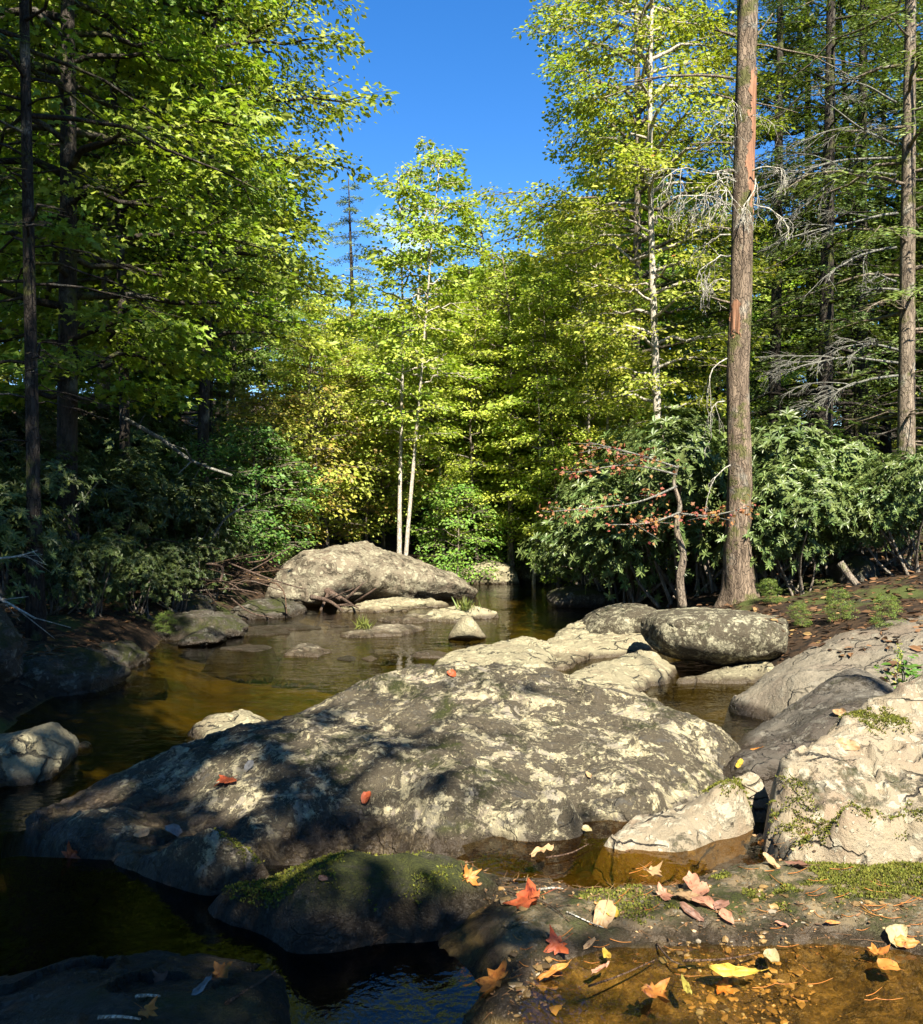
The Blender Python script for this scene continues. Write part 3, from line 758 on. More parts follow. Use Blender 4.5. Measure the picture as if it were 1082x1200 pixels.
loft_rock('boulder', [(960,735,760),(985,712,765),(1020,704,768),(1060,706,768),(1090,718,765)], 11.2, .6, 'mossy flat stone on the right bank behind the grey slab', M['bankrock'], n=60, sides=50, amp=.05, seed=18)
loft_rock('boulder', [(975,690,715),(985,660,716),(1000,648,716),(1015,655,716),(1024,685,715)], 13.0, .6, 'upright mossy rock among the right bank shrubs', M['bankrock'], n=50, sides=40, amp=.06, seed=19)
loft_rock('boulder', [(640,700,716),(655,690,716),(690,686,716),(715,695,715),(722,706,712)], 17.0, .6, 'dark rock under the right bank shrubs at the water edge', M['bankrock'], n=50, sides=40, amp=.06, seed=20)
# left bank, mossy dark rocks
LB = [('mossy ledge with grey lichen patches above the dark water at far left', [(-80,800,880),(-30,782,870),(20,765,855),(70,762,838),(105,772,822),(130,785,812)], 9.0, .8),
      ('low mossy rock on the left bank where sunlight catches its edge', [(85,778,806),(110,760,804),(135,753,798),(158,762,790),(172,775,785)], 10.4, .6),
      ('dark bank rock below the pile of branches', [(175,735,760),(195,722,756),(235,716,750),(270,722,746),(290,734,744)], 12.9, .7),
      ('yellow mossed rock behind the pile of branches', [(168,712,728),(185,700,728),(212,696,726),(236,702,726),(248,714,724)], 14.2, .6),
      ('broken dark rock left of the big sloping boulder', [(265,722,738),(285,708,736),(318,702,733),(345,708,728),(360,716,726)], 15.4, .7),
      ('flat dark rock at the water between ledge and branches', [(132,808,826),(142,796,826),(162,792,820),(186,797,814),(196,804,808)], 9.6, .4),
      ('small dark rock at the left water edge', [(215,748,760),(228,740,758),(248,738,755),(262,746,752)], 12.0, .4),
      ('far left leaning slab covered in leaves and moss', [(-140,770,860),(-100,712,850),(-60,704,835),(-15,716,815),(22,752,795)], 7.6, .5),
      ('shaded rock beneath the yellow shrub', [(334,695,722),(344,676,720),(358,668,718),(372,676,716),(382,695,714)], 18.0, .7)]
for k, (lb, st, d, th) in enumerate(LB):
    loft_rock('boulder', st, d, th, lb, M['bankrock'], n=60, sides=46, amp=.07, seed=100+k, facets=6)

# ------------------------------------------------------------------ water sheets
def sheet(name, poly, z, m):
    me = bpy.data.meshes.new(name)
    me.from_pydata([(float(p[0]), float(p[1]), 0) for p in poly], [], [list(range(len(poly)))])
    me.materials.append(m)
    o = bpy.data.objects.new(name, me); o.location = (0, 0, z); COL.objects.link(o); tag(o, kind='structure'); return o
sheet('creek_water', [(-6, 4.9), (-2.4, 4.9), (-.5, 6.3), (1.6, 6.3), (4.2, 7.2), (4.2, 12), (4.2, 21), (9, 24), (40, 52), (36, 62), (2, 30), (-2.5, 24), (-6, 20)], ZS, M['water'])
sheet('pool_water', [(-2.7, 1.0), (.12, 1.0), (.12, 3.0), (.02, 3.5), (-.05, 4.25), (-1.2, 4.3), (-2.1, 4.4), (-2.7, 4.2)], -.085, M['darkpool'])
sheet('pool_water', [(.12, 3.75), (.9, 3.75), (1.35, 4.0), (1.7, 4.6), (.9, 4.7), (.3, 4.55), (.0, 4.3)], ZP, M['amber'])
sheet('pool_water', [(.18, 1.0), (3.0, 1.0), (3.2, 3.5), (1.5, 3.6), (.4, 3.55), (.18, 3.3)], ZP, M['pool'])

# ------------------------------------------------------------------ trees
GA = 2.399963
def deciduous(seed, H, cb, Rm, nl=50, ns=6, nleaf=34, lsize=.12, tpl='diamond', tr=.14, bend=.3, prof=None, up=.35, wob=.35, flat=.07, branch_sides=4, trunk_sides=10, crown_skip=None, lean=(0, 0), keep=None):
    rng = np.random.RandomState(seed)
    T, Cw = Geo(), Geo()
    zz = np.linspace(0, 1, 14)
    ph = rng.rand(4)*6.28
    path = np.stack([lean[0]*zz**1.2*H + bend*(np.sin(zz*4+ph[0])-np.sin(ph[0]))*zz**.5, lean[1]*zz**1.2*H + bend*(np.sin(zz*3.3+ph[1])-np.sin(ph[1]))*zz**.5, zz*H], -1)
    rad = tr*(1-zz*.86)*(1+.55*np.exp(-zz*H/.28))
    path[0, 2] -= .25
    tube(T, path, rad, trunk_sides, rough=.12, seed=seed)
    prof = prof or (lambda t: (np.sin(np.pi*(.14+.80*t))**.75)*(1-.25*t))
    LC, LD, LN, LS, LR = [], [], [], [], []
    for i in range(nl):
        t = (i+rng.rand())/nl
        z = cb+(H-cb)*t*.995
        base = np.array([np.interp(z, path[:, 2], path[:, k]) for k in range(3)])
        az = i*GA+rng.normal()*.4
        L = max(.3, Rm*prof(t)*rng.uniform(1-wob, 1+wob*.45))
        d = np.array([math.cos(az), math.sin(az), 0])
        s = np.linspace(0, 1, 7)[:, None]
        rise = up*L*(.5+t)
        sw = np.cross(d, [0, 0, 1])*rng.normal()*.18*L
        P = base + d*L*s + sw*s**2 + np.array([0, 0, 1])*(rise*(s-.45*s*s) - .12*L*s**3)
        P[1:] += rng.normal(size=(6, 3))*.03*L
        if keep is not None and keep(P).mean() < .55: continue
        r0 = max(.012, min(tr*.42, .02*L+.006))
        tube(T, P, r0*(1-.85*s[:, 0]), branch_sides, cap=False)
        for k in range(ns):
            u = .28+.72*(k+rng.rand())/ns
            p0 = np.array([np.interp(u*6, np.arange(7), P[:, c]) for c in range(3)])
            sg = 1 if k % 2 else -1
            a2 = az+sg*rng.uniform(.45, 1.2)*(1.15-u*.8)
            sl_ = L*.42*(1.25-u)*rng.uniform(.7, 1.3)+.22
            d2 = np.array([math.cos(a2), math.sin(a2), rng.normal()*.12+.05])
            P2 = p0 + d2*sl_*np.array([0, .5, 1])[:, None] + np.array([0, 0, -.08*sl_])*np.array([0, .2, 1])[:, None]
            if keep is not None and keep(P2).mean() < .5: continue
            tube(T, P2, [.008, .006, .003], 3, cap=False)
            n = max(4, int(nleaf*rng.uniform(.6, 1.4)*(sl_/(Rm*.3))**.7))
            uu = rng.rand(n)**.7
            c = p0 + d2*sl_*uu[:, None] + np.array([0, 0, -.08*sl_])*(uu**2)[:, None]
            side = np.cross(d2, [0, 0, 1]); side /= np.linalg.norm(side)
            lat = rng.normal(size=n)*(.10+.14*sl_)
            c = c + side*lat[:, None] + rng.normal(size=(n, 3))*np.array([.04, .04, flat])
            LC.append(c)
            LD.append(d2*.7+side*np.sign(lat)[:, None]*rng.uniform(.2, 1.2, (n, 1))+rng.normal(size=(n, 3))*.35+np.array([0, 0, -.35]))
            LN.append(np.array([0, 0, .8])+d*.45+rng.normal(size=(n, 3))*.5)
            LS.append(lsize*rng.uniform(.75, 1.2)*rng.uniform(.55, 1.25, n))
            LR.append(np.clip(rng.rand()*.72+rng.rand(n)*.28, 0, 1))
    LC, LD, LN, LS, LR = map(np.concatenate, (LC, LD, LN, LS, LR))
    if keep is not None:
        kk = keep(LC); LC, LD, LN, LS, LR = LC[kk], LD[kk], LN[kk], LS[kk], LR[kk]
    leaves(Cw, LC, LD, LN, LS, tpl, LR)
    return T, Cw

def hemlock(seed, H, cb, Rm, nl=70, ns=12, nn=38, tr=.17, size=.085, dead=10):
    rng = np.random.RandomState(seed)
    T, Cw = Geo(), Geo()
    zz = np.linspace(0, 1, 12)
    path = np.stack([.12*np.sin(zz*3+seed), .12*np.cos(zz*2.6+seed*2)-.12*math.cos(seed*2), zz*H], -1); path[:, 0] -= path[0, 0]
    path[0, 2] -= .25
    tube(T, path, tr*(1-zz*.9)*(1+.5*np.exp(-zz*H/.3)), 10, rough=.1, seed=seed)
    LC, LD, LN, LS, LR = [], [], [], [], []
    for i in range(nl+dead):
        isd = i >= nl
        t = (i+rng.rand())/nl if not isd else 0
        z = cb+(H-cb)*t*.985 if not isd else cb*rng.uniform(.35, 1.15)
        base = np.array([np.interp(z, path[:, 2], path[:, k]) for k in range(3)])
        az = i*GA+rng.normal()*.3
        L = (Rm*((1-t)**.75*.92+.08)*rng.uniform(.65, 1.12)) if not isd else Rm*rng.uniform(.3, .75)
        d = np.array([math.cos(az), math.sin(az), 0]); s = np.linspace(0, 1, 6)[:, None]
        P = base+d*L*s+np.array([0, 0, 1])*(.16*L*s-.34*L*s**2)
        P[1:] += rng.normal(size=(5, 3))*.02*L
        tube(T, P, max(.008, .013*L)*(1-.8*s[:, 0]), 4, cap=False)
        if isd:
            for k in range(5):
                u = rng.uniform(.3, 1); p0 = base+d*L*u+np.array([0, 0, 1])*(.16*L*u-.34*L*u*u)
                a2 = az+rng.choice([-1, 1])*rng.uniform(.4, 1.1); l2 = L*.35*rng.rand()+.1
                tube(T, np.array([p0, p0+np.array([math.cos(a2), math.sin(a2), -.25])*l2]), [.006, .002], 3, cap=False)
            continue
        for k in range(ns):
            u = .15+.85*(k+rng.rand())/ns
            p0 = base+d*L*u+np.array([0, 0, 1])*(.16*L*u-.34*L*u*u)
            sg = 1 if k % 2 else -1
            a2 = az+sg*rng.uniform(.5, 1.05)
            l2 = L*.40*(1.15-u)*rng.uniform(.7, 1.2)+.12
            d2 = np.array([math.cos(a2), math.sin(a2), -.22])
            n = int(nn*rng.uniform(.7, 1.3)*(l2/(Rm*.25))**.8)+4
            uu = rng.rand(n)
            side = np.cross(d2, [0, 0, 1]); side /= np.linalg.norm(side)
            sgn = rng.choice([-1, 1], n)
            c = p0+d2*l2*uu[:, None]+side*(sgn*rng.rand(n)*.09)[:, None]+rng.normal(size=(n, 3))*np.array([.02, .02, .03])-np.array([0, 0, .1])*(uu**2)[:, None]*l2
            LC.append(c); LD.append(d2*.8+side*sgn[:, None]+rng.normal(size=(n, 3))*.25)
            LN.append(np.array([0, 0, .8])+d*.4+rng.normal(size=(n, 3))*.4)
            LS.append(size*rng.uniform(.6, 1.3, n)); LR.append(np.clip(rng.rand()*.6+rng.rand(n)*.4, 0, 1))
    leaves(Cw, np.concatenate(LC), np.concatenate(LD), np.concatenate(LN), np.concatenate(LS), 'needle', np.concatenate(LR))
    return T, Cw

def rhodo(seed, Rm=1.3, H=2.4, nr=680, nlv=10, size=.102):
    rng = np.random.RandomState(seed)
    T, Cw = Geo(), Geo()
    lob = [(rng.uniform(-.5, .5)*Rm, rng.uniform(-.5, .5)*Rm, H*rng.uniform(.26, .72), Rm*rng.uniform(.42, .7)) for _ in range(7)]
    C, O = [], []
    while len(C) < nr:
        lx, ly, lz, lr = lob[rng.randint(7)]
        v = unit(rng.normal(size=3)); v[2] = abs(v[2])*.9-.75*rng.rand()
        p = np.array([lx, ly, lz])+v*lr*rng.uniform(.62, 1.05)*np.array([1, 1, .95])
        if p[2] < .05 or p[2] > H*1.1: continue
        C.append(p); O.append(unit(v+np.array([0, 0, .65])))
    C, O = np.array(C), np.array(O)
    LC, LD, LN, LS, LR = [], [], [], [], []
    for p, o in zip(C, O):
        ref = unit(np.cross(o, rng.normal(size=3))); w = np.cross(o, ref)
        rr = rng.rand()
        n = nlv+rng.randint(-2, 3)
        for k in range(n):
            a = 2*np.pi*k/n+rng.normal()*.15
            e = rng.uniform(-.1, .65)
            dd = ref*math.cos(a)+w*math.sin(a)
            LC.append(p); LD.append(dd+o*e); LN.append(o-dd*e*.8); LS.append(size*rng.uniform(.7, 1.2)); LR.append(min(1, rr*.6+rng.rand()*.4))
    leaves(Cw, np.array(LC), np.array(LD), np.array(LN), np.array(LS), 'lance', np.array(LR))
    for k in range(9):
        e = C[rng.randint(len(C))]
        b0 = np.array([rng.normal()*.15, rng.normal()*.15, -.15]); md = (b0+e)/2+rng.normal(size=3)*.18
        tube(T, catmull([b0, md, e], 7), np.linspace(.03, .007, 7), 5, cap=False)
    return T, Cw

def make_tree(name, TC, bark, leafm, color, label, cat='tree', group=None, loc=(0, 0, 0), trunk='trunk', crown='crown'):
    T, Cw = TC
    e = empty(name, loc, label, cat, group); e['kind'] = 'thing'
    T.obj(trunk, bark, e)
    Cw.obj(crown, leafm, e, smooth=False, color=color)
    return e

def place(proto, x, y, sc=1.0, rz=0.0, color=None, label=None, group=None, first=[]):
    o = copy_tree(proto) if proto.get('used') else proto
    proto['used'] = 1
    if isinstance(sc, (int, float)): sc = (sc, sc, sc)
    o.location = (float(x), float(y), tz(x, y)); o.scale = [float(v) for v in sc]; o.rotation_euler = (0, 0, rz)
    if label: o['label'] = label
    if group: o['group'] = group
    if color:
        for c in o.children:
            if c.name.split('.')[0] in ('crown', 'foliage'): c.color = (*color, 1)
    return o
def X(px, d): return (px-541)*d/F

G_BRIGHT, G_MID, G_DARK, G_YEL = (.215,.27,.03), (.15,.205,.026), (.075,.115,.02), (.24,.2,.025)
G_HEM, G_RHO = (.05,.08,.017), (.06,.088,.024)
rng = np.random.RandomState(5)

# individually recognisable trees -------------------------------------------------
def hero(name, TC, bark, leafm, color, label, px, d, **k):
    x = X(px, d)
    return make_tree(name, TC, bark, leafm, color, label, loc=(x, d, tz(x, d)), **k)

hero('broadleaf_tree', deciduous(201, 17, 2.6, 3.5, nl=84, ns=9, nleaf=66, lsize=.112, tpl='maple', tr=.15, bend=.1, up=.22), M['bark_dark'], M['leaf'], (.17,.235,.022),
     'tall leafy tree on the left bank with a broad sunlit crown reaching over the creek', 78, 12.2)
hero('broadleaf_tree', deciduous(202, 15, 3.2, 3.1, nl=60, ns=7, nleaf=42, lsize=.13, tpl='diamond', tr=.10, bend=.15), M['bark_dark'], M['leaf'], G_MID,
     'slim dark trunked tree behind the broad crown on the left bank', 147, 15.2)
hero('broadleaf_tree', deciduous(203, 16.5, 4.2, 3.6, nl=76, ns=8, nleaf=54, lsize=.135, tpl='diamond', tr=.12, bend=.2), M['bark_dark'], M['leafy'], (.18,.225,.03),
     'leafy tree leaning toward the creek with dull gold tipped foliage above the logjam', 236, 17.5)
hero('dark_conifer', hemlock(204, 17, 5.2, 2.2, nl=50, ns=10, nn=18, tr=.075, dead=34), M['bark_dark'], M['hemlock'], G_HEM,
     'thin black trunk at the far left standing straight with bare dead limbs', 43, 9.6)
hero('broadleaf_tree', deciduous(205, 23.5, 2.8, 4.6, nl=104, ns=9, nleaf=66, lsize=.135, tpl='diamond', tr=.17, bend=.25, up=.3), M['bark_mid'], M['leafy'], (.215,.26,.022),
     'bright yellow green tree at the right of the sky gap, tallest of the sunlit ones', 738, 26)
hero('broadleaf_tree', deciduous(206, 15, 3.0, 2.4, nl=66, ns=8, nleaf=46, lsize=.11, tpl='diamond', tr=.10, bend=.25, up=.5), M['bark_pale'], M['leafy'], (.235,.26,.028),
     'pale stemmed tree left of the dead trunk with thin golden green foliage', 775, 18.5)
hero('slender_tree', deciduous(207, 11.2, 1.6, 1.35, nl=34, ns=5, nleaf=26, lsize=.13, tpl='diamond', tr=.06, bend=.35, up=.8, wob=.6), M['bark_pale'], M['leaf'], (.23,.28,.032),
     'slender tree with the tallest narrow crown standing in the middle of the sky gap', 498, 26.5)
hero('slender_tree', deciduous(208, 9.6, 1.5, 1.9, nl=44, ns=7, nleaf=32, lsize=.13, tpl='diamond', tr=.10, bend=.3, up=.4), M['bark_mid'], M['leaf'], (.205,.265,.028),
     'rounded bright tree just right of the narrow crowned one', 585, 24.5)
hero('slender_tree', deciduous(209, 9.0, 3.0, 1.4, nl=32, ns=6, nleaf=26, lsize=.12, tpl='diamond', tr=.055, bend=.10, up=.5, lean=(-.012, 0)), M['bark_pale'], M['leaf'], (.215,.275,.03),
     'pale straight stem rising behind the big sloping boulder', 468, 20.6)
hero('slender_tree', deciduous(210, 9.5, 3.4, 1.3, nl=30, ns=6, nleaf=26, lsize=.12, tpl='diamond', tr=.05, bend=.06, up=.5, lean=(.095, 0)), M['bark_pale'], M['leaf'], (.215,.275,.03),
     'pale leaning stem rising beside the straight one behind the big sloping boulder', 473, 20.3)
hero('slender_tree', deciduous(211, 8.4, 2.2, 1.7, nl=36, ns=6, nleaf=30, lsize=.12, tpl='diamond', tr=.09, bend=.2, up=.4, lean=(-.06, 0)), M['bark_mid'], M['leaf'], (.21,.27,.028),
     'brown stem leaning left above the far sunlit boulders', 600, 22.6)
hero('dark_conifer', hemlock(212, 17, 3.4, 2.9, nl=74, ns=12, nn=38, tr=.145, dead=16), M['bark_grey'], M['hemlock'], (.09,.125,.02),
     'tall conifer with a sunlit grey trunk and bare lower limbs at the right edge', 1062, 14.2)
hero('dark_conifer', hemlock(213, 18, 2.6, 3.2, nl=80, ns=12, nn=38, tr=.17, dead=14), M['bark_dark'], M['hemlock'], (.085,.125,.022),
     'dark conifer behind the dead trunk on the right bank', 965, 17.8)
hero('dark_conifer', hemlock(214, 10.5, 1.2, 2.2, nl=64, ns=11, nn=34, tr=.15, dead=6), M['bark_dark'], M['hemlock'], (.09,.13,.045),
     'blue green conifer at the left edge of the sky gap', 412, 30)

# shared kinds for the forest behind ------------------------------------------------
DEC = [make_tree('forest_tree', deciduous(300+k, 15, cb, r, nl=66, ns=8, nleaf=48, lsize=.16, tr=.13, bend=.25), [M['bark_dark'], M['bark_mid'], M['bark_grey']][k % 3], [M['leaf'], M['leafy'], M['leaf']][k % 3], G_MID, 'x', 'tree', trunk='trunk')
       for k, (cb, r) in enumerate([(3, 3.0), (2.2, 2.7), (4, 3.3), (1.6, 2.4)])]
HEM = [make_tree('forest_conifer', hemlock(320+k, 15, 2.0, 2.7, nl=62, ns=11, nn=34, tr=.15, dead=10), M['bark_dark'], M['hemlock'], G_HEM, 'x', 'tree') for k in range(2)]
SAP = [make_tree('slender_tree', deciduous(330+k, 9, 1.6, 1.5, nl=40, ns=7, nleaf=32, lsize=.105, tr=.055, bend=.22, up=.5), M['bark_pale'] if k < 2 else M['bark_mid'], M['leaf'] if k else M['leafy'], G_BRIGHT, 'x', 'tree') for k in range(3)]
BUS = [make_tree('understory_shrub', deciduous(340+k, 2.6, .25, 1.25, nl=34, ns=6, nleaf=24, lsize=.085, tr=.03, bend=.15, up=.5, branch_sides=3, trunk_sides=6), M['bark_mid'], M['leafa'] if k == 0 else M['leaf'], G_BRIGHT, 'x', 'shrub', trunk='stem', crown='foliage') for k in range(3)]
RHO = [make_tree('rhododendron', rhodo(360+k), M['bark_mid'], M['rhodo'], G_RHO, 'x', 'shrub', trunk='stem', crown='foliage') for k in range(3)]

SKX = [-2000, 340, 352, 366, 400, 430, 455, 485, 520, 560, 600, 625, 640, 3000]
SKY = [-900, -900, 150, 290, 320, 365, 368, 330, 310, 310, 300, 250, -900, -900]
def top_allowed(x, y, r):
    pxs = 541+np.linspace(x-.85*r, x+.85*r, 11)*F/y
    return ZC+(600-np.interp(pxs, SKX, SKY).max())*y/F

placed = [(X(p, d), d) for p, d in ((78,12.2),(147,15.2),(236,17.5),(43,9.6),(738,26),(775,18.5),(498,26.5),(585,24.5),(468,20.6),(600,22.6),(1062,14.2),(965,17.8),(412,30),(868,12.7))]
def free(x, y, dmin):
    return all((x-a)**2+(y-c)**2 > dmin*dmin for a, c in placed)
def forest(n, xr, yr, dmin, seed, hem=.3, hs=(.8, 1.3), lab=None, grp=None, bright=.3):
    rg = np.random.RandomState(seed); k = 0; tries = 0
    while k < n and tries < 4000:
        tries += 1
        y = rg.uniform(*yr); x = rg.uniform(*xr)
        xl, xr_ = np.interp(y, YL, XL), np.interp(y, YR, XR)
        if xl-1.2 < x < xr_+1.2 or (-2.5 < x < 6.2 and y < 28) or abs(x) > .56*y+5 or not free(x, y, dmin): continue
        c = rg.rand() < hem
        s = rg.uniform(*hs)
        r = 2.8*s
        al = top_allowed(x, y, r)-tz(x, y)
        sz = min(s, al/15.2)
        if sz < .22: continue
        sx = min(s, max(sz*1.15, .45))
        q = rg.rand()
        cc = (G_HEM if c else (G_BRIGHT if q < bright else G_MID if q < .75 else G_DARK))
        cc = tuple(v*rg.uniform(.8, 1.2) for v in cc)
        pr = HEM[rg.randint(2)] if c else DEC[rg.randint(4)]
        place(pr, x, y, (sx, sx, sz), rg.rand()*6.28, cc, lab[1] if c else lab[0], grp[1] if c else grp[0])
        placed.append((x, y)); k += 1
for k, (px, d, h) in enumerate([(400,25,6.2),(428,27,6.8),(450,24,6.2),(520,23.5,7.2),(545,26,8.2),(560,22.8,6.8),(615,25.5,8.6),(640,23.6,8.8),(665,26,10),(690,23,9.5),(375,24.5,7.5),(535,29,8.5),(485,30,8),(625,21.8,7),(655,21.0,7.5),(685,21.5,8.5),(705,22.5,9),(580,27,9),(600,29,9.5),(510,27,7.5),(470,28,6.8),(660,27,10),(560,25,8),(350,22.5,8.5)]):
    h = min(h, top_allowed(X(px, d), d, 1.0)-tz(X(px, d), d))
    if h < 3: continue
    place(SAP[k % 3], X(px, d), d, (max(.8, h/9), max(.8, h/9), h/9), k*1.9, tuple(v*(1.0+.14*(k % 3)) for v in (.25, .295, .034)), 'slender sunlit sapling in the airy stand beyond the creek', 'slender saplings beyond the creek')
    placed.append((X(px, d), d))
for k, (px, d, sz) in enumerate([(905,22,1.3),(1010,20.5,1.35),(1095,18.5,1.3),(860,25,1.3),(955,26,1.45),(1130,24,1.4)]):
    place(HEM[k % 2], X(px, d), d, (1.15, 1.15, sz), k*2.3, tuple(v*(1+.15*(k % 3)) for v in G_HEM), 'tall dark conifer standing behind the dead trunk and the right thicket', 'tall conifers behind the right thicket')
    placed.append((X(px, d), d))
forest(20, (-14, -4), (16, 30), 2.3, 1, hem=.35, lab=('leafy tree standing in the woods of the left bank', 'conifer standing in the woods of the left bank'), grp=('leafy trees in the left woods', 'conifers in the left woods'))
forest(30, (4, 17), (17, 32), 2.3, 2, hem=.45, lab=('leafy tree standing in the woods of the right bank', 'conifer standing in the woods of the right bank'), grp=('leafy trees in the right woods', 'conifers in the right woods'))
forest(16, (7, 26), (30, 46), 2.6, 12, hem=.6, lab=('leafy tree deep in the woods beyond the right thicket', 'conifer deep in the woods beyond the right thicket'), grp=('leafy trees deep in the right woods', 'conifers deep in the right woods'))
forest(36, (-14, 14), (29, 48), 2.2, 3, hem=.3, hs=(.6, 1.0), bright=.6, lab=('leafy tree in the distance beyond the bend of the creek', 'conifer in the distance beyond the bend of the creek'), grp=('distant leafy trees', 'distant conifers'))
forest(52, (-40, 40), (48, 75), 3.2, 4, hem=.3, hs=(.9, 1.3), bright=.4, lab=('far leafy tree closing the view at the back of the valley', 'far conifer closing the view at the back of the valley'), grp=('far leafy trees', 'far conifers'))

# shrubs along the banks --------------------------------------------------------------
for k, (px, d, s, c, lb) in enumerate([
   (335, 21, 1.35, (.20,.155,.03), 'tan and yellow shrub left of the big sloping boulder'),
   (385, 21.5, 1.35, (.19,.18,.03), 'yellow green shrub directly behind the big sloping boulder'),
   (430, 22.5, 1.3, (.17,.17,.025), 'yellow shrub between tan shrub and pale stems'),
   (360, 23.5, 1.7, (.18,.15,.03), 'taller straw coloured shrub behind the others on the far left bank'),
   (535, 21.8, .95, (.10,.15,.022), 'fresh green shrub at the right end of the big sloping boulder'),
   (568, 25.6, 1.2, (.11,.155,.022), 'fresh green shrub beside the far sunlit boulder'),
   (510, 24.5, 1.5, (.13,.16,.022), 'bright shrub under the narrow crowned tree'),
   (640, 24.5, 1.4, (.10,.13,.02), 'green shrub behind the far boulder in half shade'),
   (600, 25.2, 1.25, (.125,.155,.022), 'bright green shrub in the gap left of the far sunlit boulder'),
   (612, 25.0, 1.8, (.12,.15,.022), 'tall bright shrub behind the far sunlit boulder'),
   (545, 26.0, 2.1, (.13,.16,.022), 'tall bright shrub in the middle of the airy stand'),
   (480, 25.5, 1.8, (.14,.16,.022), 'tall yellow green shrub behind the pale stems'),
   (640, 26.5, 2.2, (.11,.145,.022), 'tall green shrub at the right of the airy stand'),
   (675, 21.5, 1.3, (.12,.135,.02), 'green shrub overhanging the creek at the right bend'),
   (300, 18.5, 1.1, (.06,.10,.02), 'dull green shrub above the bank rocks left of the tan shrub'),
   (255, 17.5, .9, (.05,.09,.02), 'green shrub just behind the pile of branches')]):
    place(BUS[0 if c[0] > .16 else 1+k % 2], X(px, d), d, s, k*1.3, tuple(v*q*(1.15 if c[0] > .16 else 1) for v, q in zip(c, (1.25, 1.5, 1.3))), lb, 'bright shrubs along the creek')
RH = [(695,17.8,1.0),(722,16.6,1.05),(745,15.4,1.1),(770,15.4,1.25),(800,14.6,1.2),(835,14.2,1.25),(700,18.4,1.35),(770,17.6,1.45),(830,17,1.4),(905,13.3,.95),(940,12.7,.72),(968,13.4,.85),(925,15,1.2),(895,14.6,1.25),
      (1010,14.6,.9),(1045,13.2,.85),(1075,12.2,.8),(1000,17,.8),(1060,17,.75),(985,19,.9)]
for k, (px, d, s) in enumerate(RH):
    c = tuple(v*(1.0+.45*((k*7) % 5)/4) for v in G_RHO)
    place(RHO[k % 3], X(px, d), d, s, k*2.1, c, 'glossy leaved rhododendron in the thicket on the right bank', 'rhododendrons on the right bank')
LH = [(60,11.2,.45),(110,11.6,.5),(165,12.8,.5),(205,13.6,.5),(250,15.2,.5),(-40,9.5,.8),(10,11.6,.95),(60,13.8,1.0),(105,13.6,.95),(140,15.0,1.0),(185,16,1.0),(225,16.2,.9),(40,16.5,1.3),(110,17.5,1.4),(170,19,1.5),(260,20,1.3),(-10,14,1.2),(300,22,1.4)]
for k, (px, d, s) in enumerate(LH):
    c = tuple(v*(.55+.35*((k*3) % 4)/3) for v in G_RHO)  # leaf colour darkened to deepen the shade on this bank
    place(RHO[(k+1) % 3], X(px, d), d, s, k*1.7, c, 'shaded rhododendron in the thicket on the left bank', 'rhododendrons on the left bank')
# unseen trees added behind and beside the viewpoint to shade left bank and foreground
LIT = [(.2, [(330,850),(400,805),(480,770),(700,785),(870,840),(900,900),(760,1015),(560,990),(440,985),(360,1000),(330,975),(410,960),(440,925),(370,905),(330,880)]),
       (.35, [(845,860),(872,765),(1000,730),(1400,690),(1400,1050),(880,1040),(860,930)]),
       (.05, [(605,985),(720,970),(900,915),(900,1000),(1400,1000),(1400,1500),(600,1500),(545,1205),(545,1130),(580,1095),(595,1065)]),
       (-.05, [(300,835),(180,805),(200,760),(330,720),(600,690),(960,690),(960,790),(860,850),(700,835),(480,795),(400,825)]),
       (.03, [(-5,890),(45,846),(110,855),(115,935),(0,935)]), (-.05, [(195,875),(245,825),(340,825),(335,880)]),
       (-.02, [(60,955),(110,925),(150,925),(160,955)]), (.1, [(225,935),(255,885),(315,895),(300,955)]), (.0, [(255,1005),(330,962),(355,990),(290,1018)]),
       (.1, [(400,1012),(480,1000),(605,1005),(610,1045),(520,1040),(430,1028)])]
def sun_cutout(C):  # cuts the added crowns so sun and dapple land where wanted
    """keeps only foliage whose shadow misses the chosen sun patches"""
    k = math.cos(SUN_EL)/math.sin(SUN_EL)
    lit = np.zeros(len(C), bool)
    for z, p in LIT:
        h = C[:, 2]-z
        x = C[:, 0]-h*k*math.sin(SUN_AZ); y = C[:, 1]+h*k*math.cos(SUN_AZ)
        ok = y > 1.5; ys_ = np.where(ok, y, 1.5)
        q = np.stack([541+x/ys_*F, 600+(ZC-z)/ys_*F], -1)
        q = q + 10*np.stack([vnoise(np.stack([x*2.2, y*2.2, x*0], -1)), vnoise(np.stack([x*2.2, y*2.2, x*0+9], -1))], -1)
        m = inside(p, q) & ok
        if z == .2:
            m &= ~(fbm(np.stack([x*3.3, y*3.3, x*0+3], -1), 3) > .16)
        if z == .35:
            m &= ~((fbm(np.stack([x*1.1, y*1.6, x*0+8], -1), 3) > .05) & (q[:, 1] < 800))
        lit |= m
    return ~lit
